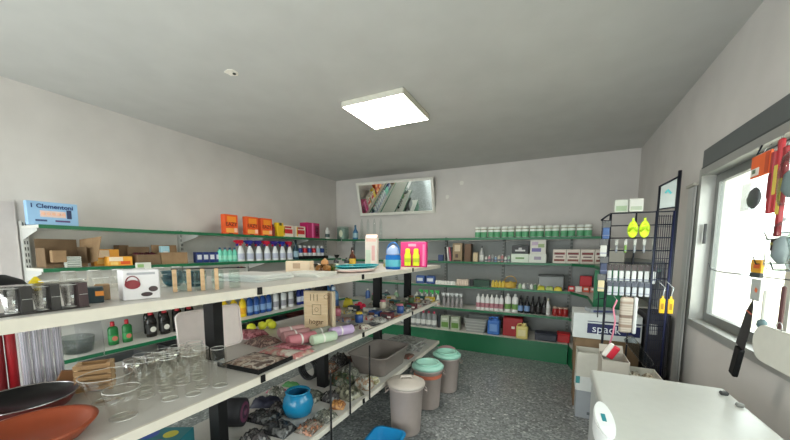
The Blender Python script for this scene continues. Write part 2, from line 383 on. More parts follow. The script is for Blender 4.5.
def carton(name, label, s, mat, loc, rz=0, cat='box', group=None, front=None, text=None, tcol=(20, 20, 20), tsize=.05, tz=.5, bands=(), wrap=None):
    """closed printed box: body + printed panels on the front"""
    t = thing(name, label, cat, loc, rz, group); sx, sy, sz = s
    obj('body', rbox(B(), (0, 0, sz/2), s, .003, 1), mat, t)
    for nm, c, (u0, u1, v0, v1) in bands:
        obj(nm, bb(B(), (u0-.5)*sx, (u1-.5)*sx, -sy/2-.0012, -sy/2-.0002, v0*sz, v1*sz), M(c, .5), t)
    if text: words(t, 'lettering', text, tsize, (0, -sy/2-.0016, sz*tz), (PI/2, 0, 0), M(tcol, .5))
    if wrap: obj('side_panel', bb(B(), sx/2+.0002, sx/2+.001, -sy/2+.002, sy/2-.002, .002, sz-.002), wrap, t)
    return t
def open_carton(label, s, mat, loc, rz=0, flaps=(1, 1, 1, 1), th=.005, name='cardboard_box', inner=None, angs=(.6, .5, .9, .8)):
    t = thing(name, label, 'box', loc, rz); sx, sy, sz = s
    q = B(); bb(q, -sx/2, sx/2, -sy/2, sy/2, 0, th)
    bb(q, -sx/2, sx/2, -sy/2, -sy/2+th, th, sz); bb(q, -sx/2, sx/2, sy/2-th, sy/2, th, sz)
    bb(q, -sx/2, -sx/2+th, -sy/2+th, sy/2-th, th, sz); bb(q, sx/2-th, sx/2, -sy/2+th, sy/2-th, th, sz)
    obj('body', q, mat, t)
    for i, on in enumerate(flaps):
        if not on: continue
        L = min(sx, sy)*.42*on
        q = B(); a = angs[i]
        wdt = sx if i < 2 else sy
        bx(q, (0, -L/2, 0), (wdt-.01, L, th*.6)); xf(q, Matrix.Rotation(a, 4, 'X'))
        if i == 0: T = Matrix.Translation((0, -sy/2, sz))
        elif i == 1: T = Matrix.Translation((0, sy/2, sz)) @ Matrix.Rotation(PI, 4, 'Z')
        elif i == 2: T = Matrix.Translation((sx/2, 0, sz)) @ Matrix.Rotation(PI/2, 4, 'Z')
        else: T = Matrix.Translation((-sx/2, 0, sz)) @ Matrix.Rotation(-PI/2, 4, 'Z')
        obj('flap', xf(q, T), mat, t)
    return t
def packet(name, label, s, mat, loc, rz=0, cat='packet', group=None, header=None, lump=.35, rx=0, detail=None, stripes=None):
    """soft plastic packet lying flat: puffy body, optional card header, optional printed stripes"""
    t = thing(name, label, cat, loc, rz, group); sx, sy, sz = s; nx, ny = 12, 9
    q = B(); top = []; rr = random.Random(int(abs(loc[1])*1000)+int(abs(loc[0])*100))
    for j in range(ny+1):
        rw = []
        for i in range(nx+1):
            u, v = i/nx*2-1, j/ny*2-1
            e = max(0, (1-abs(u)**4)*(1-abs(v)**4))**.5
            z = sz*(e*(1-lump+lump*rr.random())) + .0008
            rw.append(q.verts.new((u*sx/2, v*sy/2, z)))
        top.append(rw)
    bot = [[q.verts.new((v.co.x, v.co.y, 0)) for v in rw] for rw in top]
    for j in range(ny):
        for i in range(nx):
            f = q.faces.new((top[j][i], top[j][i+1], top[j+1][i+1], top[j+1][i])); f.smooth = True
            q.faces.new((bot[j][i], bot[j+1][i], bot[j+1][i+1], bot[j][i+1]))
    for i in range(nx):
        q.faces.new((top[0][i+1], top[0][i], bot[0][i], bot[0][i+1])); q.faces.new((top[ny][i], top[ny][i+1], bot[ny][i+1], bot[ny][i]))
    for j in range(ny):
        q.faces.new((top[j][0], top[j+1][0], bot[j+1][0], bot[j][0])); q.faces.new((top[j+1][nx], top[j][nx], bot[j][nx], bot[j+1][nx]))
    obj('wrapping', q, mat, t)
    if header: obj('card_header', bb(B(), -sx/2, sx/2, sy/2-.001, sy/2+sy*.22, 0, .003), header, t)
    if rx: t.rotation_euler = (rx, 0, rz)
    return t
def pattern(cols, scale=18, rough=.35):
    key = ('pat', tuple(cols), scale)
    if key not in MC:
        n = len(cols); MC[key] = ramp_mat('printed_pattern', [(.3+.42*i/n, c) for i, c in enumerate(cols)], scale*1.9, 3, rough, stretch=(1, 1, 1))
    return MC[key]
def tumbler(name, label, h, r0, r1, loc, cat='glass', group=None, up_=True, tint=(253, 253, 252), th=.003, gl=.24):
    pr = [(r0*.96, 0), (r0, .003), (r1, h), (r1-th*.6, h+.001), (r1-th, h), (r0-th, .012), (.001, .010)]
    if not up_:
        pr = [(r, h+.001-z) for r, z in pr]
    q = lathe(B(), pr, 24, cap0=True, cap1=False)
    o = one(name, q, clear(tint, gl), label, cat, loc, 0, group)
    rg = M((228, 227, 223), .1, .3, noise=.02)
    for nm, r_, z_ in (('rim', r1, h), ('base_ring', r0, .002)):
        z_ = z_ if up_ else h+.001-z_
        obj(nm, tube(B(), [((r_-.001)*math.cos(a*PI/12), (r_-.001)*math.sin(a*PI/12), z_) for a in range(24)], .0011 if nm == 'rim' else .0017, 5, True), rg, o)
    return o
def jug(label, s, body, cap, loc, rz=0, lab=None, name='plastic_jug'):
    t = thing(name, label, 'jug', loc, rz); sx, sy, sz = s
    q = B(); rbox(q, (0, 0, sz*.41), (sx, sy, sz*.82), .02, 3)
    rbox(q, (sx*.12, 0, sz*.85), (sx*.42, sy*.62, sz*.10), .01, 2)
    obj('body', q, body, t)
    obj('handle', tube(B(), [(-sx*.40, 0, sz*.78), (-sx*.38, 0, sz*.92), (-sx*.1, 0, sz*.97), (sx*.08, 0, sz*.9)], sy*.09, 8), body, t)
    obj('cap', lathe(B(), [(sx*.15, sz*.9), (sx*.15, sz)], 12, c=(sx*.2, 0, 0)), cap, t)
    if lab: obj('label', bb(B(), -sx*.3, sx*.3, -sy/2-.001, -sy/2-.0001, sz*.2, sz*.6), lab, t)
    return t
def bowl(name, label, cat, r, h, mat, loc, th=.004, r0=.6, group=None, seg=24):
    q = lathe(B(), [(r*r0, 0), (r*(r0+.25), h*.3), (r, h), (r-th, h), (r*(r0+.22), h*.35), (r*r0-th, th), (.001, th)], seg, cap1=False)
    return one(name, q, mat, label, cat, loc, 0, group)

# ================================================================ left wall, top shelf (z 1.68)
FX = PI/2
Z = 1.6821
t = carton('game_box', 'light blue toy box with dark blue lettering standing at the shelf end', (.30, .05, .185), M((150, 190, 226), .4), (-3.68, 1.165, Z), FX, 'toy box',
    bands=[('picture_panel', (232, 200, 190), (.24, .74, .35, .62)), ('picture_panel', (40, 56, 92), (.76, .86, .32, .70)), ('print_strip', (60, 78, 120), (.14, .36, .16, .24)), ('print_strip', (94, 66, 120), (.52, .82, .16, .24))])
words(t, 'lettering', 'Clementoni', .046, (.012, -.0266, .148), (PI/2, 0, 0), M((16, 50, 110), .5), bold=.0012)
words(t, 'lettering', '1', .046, (-.122, -.0266, .148), (PI/2, 0, 0), M((16, 50, 110), .5), bold=.0012)
q = B()
for k in range(5): lathe(q, [(.001, 0), (.011, .004), (.013, .012), (.008, .022), (.001, .025)], 8, c=(-.06+k*.03, -.0262, .078), sy=.05)
obj('picture_figures', q, M((238, 188, 160), .5), t)

for yy, w_, nm in ((2.752, .185, 'leftmost'), (3.064, .19, 'middle one'), (3.306, .19, 'rightmost')):
    carton('detergent_box', 'orange cardboard detergent box, %s of the three on the top left shelf' % nm,
        (w_, .07, .24), M((236, 92, 34), .45), (-3.66, yy, Z), FX, 'detergent box', 'orange detergent boxes',
        bands=[('print_swirl', (250, 150, 40), (.2, .85, .62, .9)), ('print_swirl', (250, 176, 80), (.1, .7, .08, .3)), ('print_panel', (248, 196, 170), (.7, .95, .1, .32)), ('print_strip', (90, 30, 20), (.25, .6, .0, .05))], text='EAZY', tcol=(60, 24, 20), tsize=.065, tz=.50)
bottle('bottle', 'small dark red bottle just right of the orange detergent boxes', 'bottle', .17, .035, M((120, 20, 30), .35), M((60, 12, 20), .4), loc=(-3.66, 3.441, Z))
YEL = M((238, 196, 30), .4)
t = carton('food_packet', 'yellow packet with dark top beside the dark red bottle', (.12, .07, .20), YEL, (-3.66, 3.535+.02, Z), FX, 'packet', bands=[('print_panel', (90, 84, 40), (.3, .7, .8, 1))])
for yy, w_, nm in ((3.703+.01, .20, 'left'), (3.981, .20, 'right')):
    carton('food_box', 'white and red printed box, %s one of the pair beside the magenta box' % nm, (w_, .07, .175), M((232, 222, 208), .45), (-3.66, yy, Z), FX, 'box', 'white and red boxes',
        bands=[('print_panel', (200, 40, 44), (.06, .9, .30, .66)), ('print_strip', (176, 30, 40), (.15, .8, .76, .9)), ('print_swirl', (240, 190, 60), (.0, .14, .1, .9))])
carton('storage_box', 'magenta box with a darker front panel on the top left shelf', (.30, .16, .25), M((188, 24, 98), .4), (-3.70, 4.254+.02, Z), FX, 'box',
    bands=[('print_strip', (236, 120, 180), (.36, .48, .03, .97)), ('print_panel', (120, 16, 60), (.62, .95, .1, .85)), ('print_panel', (214, 170, 196), (.72, .86, .3, .6))])
bottle('bottle', 'white bottle with dark drop mark right of the magenta box', 'bottle', .20, .05, M((214, 216, 214), .35), M((222, 224, 222), .4), M((70, 90, 90), .4), loc=(-3.66, 4.686, Z), rz=FX)
t = thing('tin_canister', 'grey green round tin with pale label in the shelf corner', 'tin', (-3.62, 5.10, Z))
obj('body', lathe(B(), [(.105, 0), (.11, .01), (.11, .20), (.105, .21)], 20), M((120, 142, 132), .35, .4), t)
obj('lid', lathe(B(), [(.112, .2105), (.112, .235), (.1, .24)], 20), M((160, 174, 166), .35, .4), t)
obj('label', xf(lathe(B(), [(.04, 0), (.04, .0015)], 16, 1, 1.6), Matrix.Translation((.03, -.1085, .11)) @ Matrix.Rotation(PI/2, 4, 'X')), M((214, 218, 190), .5), t)
bottle('bottle', 'blue bottle with tapered neck left of the mirror on the top back shelf', 'bottle', .26, .05, M((60, 110, 150), .3), M((80, 110, 130), .4), M((150, 180, 190), .4), shape='neck', flat=.9, loc=(-3.307, 5.05, Z))
q = lathe(B(), [(.028, 0), (.03, .02), (.024, .3), (.012, .34), (.012, .36)], 12)
row(one('tall_bottle', q, clear((244, 247, 246), .2), 'x', 'bottle'), 4, (-3.189, 5.08, Z), (-2.795, 5.08, Z), '{o} tall clear slim bottle from the left below the mirror', 'tall clear bottles')

# ---------------------------------------------------------------- left wall, second shelf (z 1.34)
Z = 1.3421
t = thing('cardboard_box', 'open brown cardboard box with raised side flap at the left shelf end', 'box', (-3.72, 1.215, Z), FX)
q = B(); bb(q, -.13, .13, -.08, .10, 0, .004); bb(q, -.13, .13, .096, .10, .0045, .235); bb(q, -.13, -.126, -.08, .0955, .0045, .16); bb(q, .126, .13, -.08, .0955, .0045, .17); bb(q, -.1255, .1255, -.08, -.076, .0045, .03); obj('body', q, DCARD, t)
q = B(); vs = [(.132, .09, .0045), (.175, -.135, .05), (.215, -.135, .262), (.15, .09, .235)]
a_ = [q.verts.new(v) for v in vs]; c_ = [q.verts.new((v[0]+.005, v[1], v[2])) for v in vs]; q.faces.new(a_); q.faces.new(c_[::-1])
for i in range(4): q.faces.new((a_[i], a_[(i+1) % 4], c_[(i+1) % 4], c_[i]))
obj('flap', q, CARD, t)
carton('small_carton', 'small tan carton in front of the open brown box', (.085, .05, .095), CARD, (-3.60, 1.15, Z+.045), FX, 'box')
for k in range(5):
    carton('flat_box', '{} flat white box from the bottom of the stack inside the left shelf'.format(ORD[k]), (.10, .04, .017), M((206, 208, 200), .5), (-3.60-(k % 2)*.003, 1.235, Z+k*.0182), FX, 'box', 'stack of flat white boxes', bands=[('print_strip', (120, 132, 120), (.1, .9, .3, .6))])
OR = M((240, 170, 60), .4)
for (yy, xx, zz, nm) in ((1.51, -3.74, 0, 'back'), (1.56, -3.62, 0, 'front')):
    carton('biscuit_box', 'orange and white printed food box, %s one of two on the second left shelf' % nm, (.19, .07, .15 if nm == 'back' else .085), OR, (xx, yy, Z), FX, 'box', 'orange food boxes',
        bands=[('print_panel', (246, 226, 196), (.05, .6, .5, .95)), ('print_swirl', (226, 90, 30), (.5, .9, .15, .5)), ('print_swirl', (250, 210, 120), (.1, .4, .1, .4))])
open_carton('small open carton standing behind the orange food boxes', (.08, .10, .19), DCARD, (-3.83, 1.68, Z), FX, (0, 0, 0, 0))
open_carton('cardboard tray box with maroon packets on the second left shelf', (.20, .18, .10), DCARD, (-3.66, 1.79, Z), FX, (0, 1, 0, 0), angs=(1, -1.5, 1, 1))
for k in range(4):
    packet('snack_packet', '{} maroon packet from the left in the cardboard tray box'.format(ORD[k]), (.045, .12, .12), M((96, 30, 52), .35), (-3.66, 1.72+k*.047, Z+.006), FX, 'packet', 'maroon packets')
carton('leaflet_pack', 'flat white and green labelled pack hanging over the left shelf edge', (.13, .012, .075), M((224, 226, 214), .5), (-3.5405, 1.72, Z-.05), FX, 'pack', bands=[('print_strip', (150, 190, 120), (.1, .5, .4, .8))])
open_carton('brown tray carton holding a light blue pack', (.26, .18, .12), CARD, (-3.66, 2.03, Z), FX, (0, 1, 0, 0), angs=(1, -1.5, 1, 1))
carton('tissue_pack', 'light blue pack standing in the brown tray carton', (.08, .05, .18), M((168, 208, 220), .4), (-3.68, 1.99, Z+.006), FX, 'pack', bands=[('print_panel', (230, 238, 240), (.2, .8, .3, .7))])
NAVY = M((36, 56, 120), .35)
for k in range(4):
    carton('soap_box', '{} navy and white soap box from the left on the second left shelf'.format(ORD[k]), (.07, .06, .12), NAVY, (-3.66, 2.33+k*.077, Z), FX, 'box', 'navy soap boxes', bands=[('print_panel', (220, 224, 230), (.15, .85, .3, .75))])
TQ = M((110, 206, 180), .3)
row(bottle('shampoo_bottle', '', 'bottle', .175, .034, TQ, M((40, 70, 110), .4), M((150, 224, 200), .4), rz=FX), 4, (-3.64, 2.591, Z), (-3.64, 2.79, Z), '{o} turquoise bottle from the left on the second left shelf', 'turquoise bottles')
cols = [((196, 24, 50), 'red'), ((40, 44, 140), 'blue'), ((54, 40, 130), 'violet blue'), ((200, 26, 60), 'red'), ((60, 40, 140), 'violet blue'), ((36, 46, 150), 'blue'), ((190, 28, 66), 'red')]
for i, (c, nm) in enumerate(cols):
    yy = 2.878+(3.741-2.878)*i/6
    trigger('trigger_spray', '%s trigger spray from the left, white bottle with a %s spray head' % (ORD[i], nm), .27, .052, M((232, 236, 238), .35), M(c, .35), M((190, 30, 60) if 'blue' in nm else (40, 46, 150), .35), (-3.64, yy, Z), FX, 'white trigger sprays', M((190, 196, 214), .4))
bottle('bottle', 'dark teal tall bottle left of the tray of cans', 'bottle', .30, .05, M((24, 60, 74), .3), M((20, 30, 34), .4), M((150, 180, 196), .4), shape='neck', loc=(-3.64, 3.869, Z), rz=FX)
t = thing('display_tray', 'low black tray of cans on the second left shelf', 'tray', (-3.66, 4.192+.06, Z), FX)
q = B(); bb(q, -.33, .33, -.09, .09, 0, .01); bb(q, -.33, .33, -.09, -.085, .01, .05); bb(q, -.33, .33, .085, .09, .01, .05); bb(q, -.33, -.325, -.085, .085, .01, .05); bb(q, .325, .33, -.085, .085, .01, .05)
obj('tray_body', q, BLACKM, t)
cy0 = t.location.y
cc = [((30, 60, 130), 'blue'), ((176, 28, 40), 'red'), ((30, 60, 130), 'blue'), ((180, 30, 46), 'red'), ((160, 190, 210), 'pale blue'), ((30, 60, 130), 'blue')]
for i, (c, nm) in enumerate(cc):
    t = thing('aerosol_can', '%s can from the left in the black tray, %s' % (ORD[i], nm), 'can', (-3.66, cy0-.27+i*.108, Z+.0105), FX, 'cans in the black tray')
    obj('body', lathe(B(), [(.04, 0), (.042, .004), (.042, .15), (.03, .165)], 16), M(c, .3, .3), t)
    obj('cap', lathe(B(), [(.026, .1655), (.026, .20), (.02, .205)], 12), M((210, 212, 214), .4), t)
    obj('label', lathe(B(), [(.0425, .04), (.0425, .09)], 16, cap0=False, cap1=False), M((220, 222, 224), .4), t)
packet('cloth_pack', 'white wrapped cloth pack leaning right of the can tray', (.16, .16, .05), M((214, 220, 222), .4), (-3.66, 4.72, Z), FX, 'pack')
bowl('rubber_plunger', 'black rubber plunger cup on the second left shelf near the corner', 'plunger', .055, .06, BLACKM, (-3.62, 4.90, Z), r0=.35)

# ---------------------------------------------------------------- left wall, lower shelf (z 0.62)
Z = .6221
RED = M((180, 26, 40), .4); DGR = M((24, 110, 52), .35)
for px_y, nm in ((1.465, 'left'), (1.574, 'right')):
    bottle('dish_soap', 'green dish soap bottle with red cap, %s one of the pair' % nm, 'bottle', .215, .040, DGR, RED, M((60, 150, 84), .4), loc=(-3.60, px_y, Z), rz=FX, group='green soap bottles', emblem=M((206, 120, 100), .4), shape='tall', capr=.4, caph=.2)
DK = M((28, 24, 22), .25)
row(bottle('dark_bottle', '', 'bottle', .25, .050, DK, RED, M((30, 28, 26), .4), rz=FX, capr=.45, caph=.12, emblem=M((222, 220, 210), .4), shape='dish'), 4, (-3.60, 1.779, Z), (-3.60, 2.158, Z), '{o} dark bottle with red cap and round white label, front row', 'dark red-capped bottles')
row(bottle('dark_bottle', '', 'bottle', .27, .050, DK, RED, None, rz=FX, capr=.45, caph=.12), 4, (-3.76, 1.861-.02, Z), (-3.76, 2.256, Z), '{o} dark bottle with red cap from the left, back row', 'dark red-capped bottles behind')
row(bottle('yellow_bottle', '', 'bottle', .27, .05, M((244, 208, 40), .35), M((250, 214, 60), .4), M((230, 170, 40), .4), rz=FX), 3, (-3.62, 2.599, Z), (-3.62, 2.856, Z), '{o} yellow bottle from the left above the white tray', 'yellow bottles')
BLU = M((40, 84, 158), .35)
row(bottle('blue_bottle', '', 'bottle', .28, .048, BLU, M((30, 70, 150), .4), M((130, 164, 206), .4), rz=FX), 4, (-3.62, 2.965, Z), (-3.62, 3.285, Z), '{o} blue bottle from the left on the lower left shelf', 'blue bottles')
row(bottle('white_bottle', '', 'bottle', .28, .05, M((226, 228, 228), .35), M((230, 230, 230), .4), M((150, 150, 160), .4), rz=FX, shape='tall'), 3, (-3.62, 3.415, Z), (-3.62, 3.714, Z), '{o} white bottle from the left beside the blue bottles', 'white bottles on the left wall')
row(bottle('dark_blue_bottle', '', 'bottle', .29, .044, M((24, 44, 128), .35), M((30, 40, 110), .4), M((200, 208, 226), .4), rz=FX), 3, (-3.64, 3.911, Z), (-3.64, 4.097, Z), '{o} dark blue bottle left of the wooden plaque', 'dark blue bottles')
row(bottle('cleaner_bottle', '', 'bottle', .28, .05, M((60, 110, 160), .35), M((220, 220, 220), .4), M((200, 60, 70), .4), rz=FX), 4, (-3.62, 4.36, Z), (-3.62, 4.75, Z), '{o} blue cleaner bottle with red label seen under the island top', 'blue cleaner bottles')
q = lathe(B(), [(.11, 0), (.125, .01), (.14, .13), (.137, .13), (.12, .012), (.001, .01)], 24, 1, .8, cap1=False)
one('plastic_tub', q, clear((222, 226, 226), .3, .1), 'clear plastic tub at the near end of the lower left shelf', 'tub', (-3.62, 1.22, Z))
# third left shelf, mostly hidden, and base shelf
Z = .2721
for k, (c, nm) in enumerate((((130, 132, 132), 'pale grey'), ((100, 100, 102), 'grey'), ((56, 80, 64), 'green grey'), ((60, 60, 66), 'charcoal'), ((120, 70, 66), 'brown red'))):
    t = thing('crate', '%s plastic crate on the base shelf of the left wall' % nm, 'crate', (-3.60, 1.5+k*.62, Z))
    q = B(); rbox(q, (0, 0, .006), (.36, .4, .012), .004, 1)
    for s in (-1, 1): bb(q, s*.178-.004, s*.178+.004, -.2, .2, .0125, .2); bb(q, -.173, .173, s*.196-.004, s*.196+.004, .0125, .2)
    obj('body', q, M(c, .5), t)
    q = B()
    for s in (-1, 1): bb(q, s*.186-.004, s*.186+.004, -.21, .21, .2, .212); bb(q, -.181, .181, s*.205-.004, s*.205+.004, .2, .212)
    obj('rim', q, M(c, .4), t)


# ================================================================ island, top shelf (z 1.32)
Z = 1.3206
CL = clear((246, 250, 248), .28)
t = thing('tumbler_set', 'black display carton framing three clear tumblers at the near island end', 'glass set', (-1.31, .365, Z), FX)
obj('carton_shell', bb(B(), -.145, .105, -.03, .035, 0, .003), M((44, 38, 36), .5), t)
obj('top_film', bb(B(), -.145, .105, -.03, .035, .0765, .078), clear((214, 214, 214), .3), t)
for k, (px_y, w_) in enumerate(((0.339, .022), (0.396, .020), (0.457, .022))):
    x = px_y-.365
    obj('divider', bb(B(), x-w_/2, x+w_/2, -.028, .03, .0035, .0762), M((34, 29, 28) if k < 2 else (58, 34, 38), .5), t)
    words(t, 'lettering', '-----', .012, (x, -.0295, .042), (PI/2, 0, 0), M((200, 200, 196), .5))
for k, yy in enumerate((0.316, 0.375, 0.435)):
    tumbler('tumbler', 'clear tumbler in the black display carton, %s' % ['nearest the left frame edge', 'middle one', 'rightmost'][k], .068, .014, .0205, (-1.308, yy, Z+.0035), 'glass', 'carton tumblers', tint=(250, 250, 250), th=.0035, gl=.95)
t = thing('frying_pan', 'black pan lying upside down behind the tumblers on the island top', 'pan', (-1.93, .40, Z))
obj('body', lathe(B(), [(.13, 0), (.125, .02), (.10, .055), (.06, .075), (.01, .08)], 28), BLACKM, t)
obj('handle', bx(B(), (-.02, -.20, .02), (.03, .16, .015)), BLACKM, t)
q = lathe(B(), [(.035, 0), (.033, .01), (.018, .04), (.004, .058)], 18); xf(q, Matrix.Rotation(0, 4, 'Z'))
one('lemon_squeezer', q, M((244, 214, 20), .35), 'yellow plastic cone on the island top behind the tumblers', 'squeezer', (-2.0, .56, Z))
for i in range(6):
    tumbler('wine_glass', '%s clear upturned glass from the left behind the tumbler carton' % ORD[i], .085, .022, .034, (-1.80, .60+i*.085, Z), 'glass', 'upturned clear glasses', False)
    tumbler('shot_glass', '%s small clear glass from the left, front of the upturned glasses' % ORD[i], .06, .02, .028, (-1.66, .50+i*.075, Z), 'glass', 'small clear glasses')
carton('gift_box', 'dark teal box with orange label lying by the tumblers', (.052, .05, .052), M((24, 44, 50), .45), (-1.375, .515, Z), 1.2, 'box', bands=[('print_label', (226, 140, 50), (.6, 1, .45, .75))])
carton('small_carton', 'small plain brown box touching the dark teal box', (.04, .04, .055), CARD, (-1.425, .56, Z), 1.2, 'box')
t = carton('kettle_box', 'white box printed with a red kettle and dark lids', (.105, .08, .105), M((226, 222, 224), .4), (-1.345, .635, Z), 1.33, 'box', wrap=M((206, 206, 206), .5))
def disc(sx, sz, x, z, y=-.0415): 
    return xf(lathe(B(), [(1, 0), (1, .0008)], 20), Matrix.Translation((x, y, z)) @ Matrix.Rotation(PI/2, 4, 'X') @ Matrix.Diagonal((sx, sz, 1, 1)))
obj('kettle_picture', disc(.022, .016, -.026, .055), M((130, 14, 34), .4), t)
obj('kettle_picture', tube(B(), [(-.026-.019*math.cos(a), -.0415, .06+.024*math.sin(a)) for a in [k*PI/10 for k in range(11)]], .0018), M((120, 30, 40), .4), t)
obj('lid_picture', disc(.014, .010, .032, .036), M((50, 24, 32), .4), t); obj('lid_picture', disc(.017, .008, .012, .018, -.0425), M((46, 22, 30), .4), t)
obj('print_strip', bb(B(), -.04, .04, -.0415, -.0403, .088, .096), M((170, 170, 176), .5), t)
for k, (x, y, z) in enumerate(((-1.66, .93, 0), (-1.66, .93, .028), (-1.55, .965, 0), (-1.55, .965, .028))):
    bowl('glass_bowl', 'blue grey glass bowl, %s of the two stacks right of the kettle box' % ['left bottom', 'left top', 'right bottom', 'right top'][k], 'bowl', .05, .045, clear((176, 206, 214), .35), (x, y, Z+z), .003, .55, 'blue grey glass bowls')
# jars with wood strips
t = thing('jar_rack', 'row of clear jars held between four pale wooden strips', 'jar rack', (-1.375, .93, Z), 1.05)
for k, x in enumerate((-.135, -.085, -.035, .018)): obj('wood_strip', rbox(B(), (x, -.035, .047), (.016, .012, .094), .002, 1), WOOD, t)
q = B(); bb(q, -.145, .14, -.028, .042, .0925, .096); obj('top_film', q, clear((120, 120, 118), .2), t)
for k in range(4):
    x = -.11+k*.068
    o = thing('glass_jar', 'clear glass jar in the wood-strip rack, %s from the left' % ORD[k], 'jar', (-1.375+x*math.cos(1.05), .93+x*math.sin(1.05), Z), 1.05, 'jars in the rack')
    obj('body', lathe(B(), [(.022, 0), (.025, .003), (.025, .07), (.022, .078), (.024, .084), (.020, .0845), (.021, .07), (.021, .006), (.001, .005)], 20, cap1=False), CL, o)
    obj('rim_band', lathe(B(), [(.0255, .03), (.0255, .032)], 20, cap0=False, cap1=False), M((150, 150, 150), .3, .5), o)
for k, (x, y, w1, w2, rz, c) in enumerate(((-1.62, 1.36, .36, .30, .15, (222, 224, 220)), (-1.60, 1.38, .34, .28, -.1, (230, 230, 226)), (-1.60, 1.35, .36, .27, .05, (214, 216, 212)))):
    q = prism(B(), rrect(w1, w2, .03), 0, .009); prism(q, rrect(w1*.92, w2*.9, .03), .009, .012)
    one('flat_tray', q, M(c, .35), 'white flat serving tray, %s of the pile of three on the island top' % ['bottom', 'middle', 'top'][k], 'tray', (x, y, Z+k*.0122), rz, 'flat white trays')
for k in range(2):
    q = prism(B(), rrect(.30, .26, .02), 0, .012)
    one('flat_tray', q, M((216, 216, 208), .4), 'flat pale board right of the white tray pile, %s one' % ['lower', 'upper'][k], 'board', (-1.52, 1.74, Z+k*.0122), .2-k*.15, 'pale flat boards')
carton('printed_box', 'pale tan box behind the tub of brown onions', (.20, .10, .085), M((222, 200, 170), .5), (-1.86, 2.02, Z), .4, 'box', bands=[('print_swirl', (180, 150, 120), (.3, .6, .3, .8))])
q = lathe(B(), [(.07, 0), (.075, .004), (.085, .07), (.082, .07), (.072, .006), (.001, .005)], 24, cap1=False)
one('plastic_tub', q, clear((226, 222, 210), .3, .08), 'clear plastic tub of brown balls on the island top', 'tub', (-1.56, 1.96, Z))
for k, (x, y, z) in enumerate(((-.03, -.03, 0), (.033, -.025, 0), (-.005, .036, 0), (.002, -.002, .045))):
    q = lathe(B(), [(.004, 0), (.022, .006), (.031, .026), (.024, .046), (.008, .055), (.003, .062)], 14)
    one('onion', q, M((196, 140, 86), .4), 'brown round onion-like ball in the clear tub, %s' % ['front left', 'front right', 'back', 'on top'][k], 'ball', (-1.56+x, 1.96+y, Z+.0055+z), 0, 'balls in the tub')
for k, (x, y, c, nm) in enumerate(((-1.66, 2.28, (196, 206, 60), 'yellow green'), (-1.74, 2.24, (60, 110, 60), 'green'), (-1.60, 2.34, (206, 206, 90), 'pale yellow'))):
    packet('sponge_pack', '%s sponge pack behind the brown balls' % nm, (.09, .06, .05), M(c, .6), (x, y, Z), .3, 'sponge')
bottle('sauce_bottle', 'dark brown bottle with yellow label behind the teal tray', 'bottle', .20, .036, M((70, 34, 20), .2), M((30, 22, 20), .4), M((214, 176, 60), .4), shape='neck', flat=1, loc=(-1.86, 2.78, Z), rz=.3)
for k, (x, y) in enumerate(((-1.90, 2.56), (-1.82, 2.62))):
    bottle('spice_bottle', 'small dark bottle with white band, %s of the pair' % ['left', 'right'][k], 'bottle', .10, .026, M((30, 32, 36), .3), M((40, 60, 40), .4), M((200, 206, 190), .4), flat=1, loc=(x, y, Z))
TEAL = M((60, 176, 186), .3)
for k, (c, nm) in enumerate((((236, 208, 200), 'pink white'), ((226, 226, 220), 'white'))):
    q = lathe(B(), [(.12, 0), (.15, .004), (.185, .02), (.183, .022), (.14, .008), (.001, .007)], 32, .72, 1.35, cap1=False)
    one('platter', q, M(c, .3), '%s oval plate under the teal platter' % nm, 'plate', (-1.46, 2.02+.22, Z+k*.009), 0)
t = thing('platter', 'teal clear plastic oval platter on the island top', 'platter', (-1.46, 2.26, Z+.0235))
obj('dish', lathe(B(), [(.13, 0), (.15, .004), (.19, .022), (.187, .024), (.14, .008), (.001, .007)], 32, .72, 1.35, cap1=False), clear((70, 190, 200), .35), t)
obj('rim', tube(B(), [(.19*.72*math.cos(a*PI/16), .19*1.35*math.sin(a*PI/16), .026) for a in range(32)], .004, 6, True), TEAL, t)
# tall pale carton
t = carton('gift_carton', 'tall pale pink and green printed carton standing on the island top', (.12, .085, .29), M((230, 218, 208), .45), (-1.63, 2.78, Z), .35, 'box',
    bands=[('print_panel', (196, 210, 190), (.05, .45, .02, .6)), ('print_swirl', (226, 176, 170), (.55, .8, .25, .75)), ('print_panel', (232, 190, 176), (.1, .9, .88, .97))])
q = B(); bx(q, (0, 0, .312), (.11, .004, .036)); bx(q, (0, .021, .305), (.11, .004, .05), rx=.9); bx(q, (0, -.021, .305), (.11, .004, .05), rx=-.9); obj('gable_top', q, M((230, 200, 186), .5), t)
for k in range(2):
    q = lathe(B(), [(.05, 0), (.055, .02), (.05, .035), (.03, .04)], 16)
    one('food_tub', q, M([(206, 200, 120), (190, 190, 176)][k], .5), ['yellow lidded tub right of the tall pink carton', 'grey lidded tub stacked on the yellow tub'][k], 'tub', (-1.55, 2.98, Z+k*.0405))
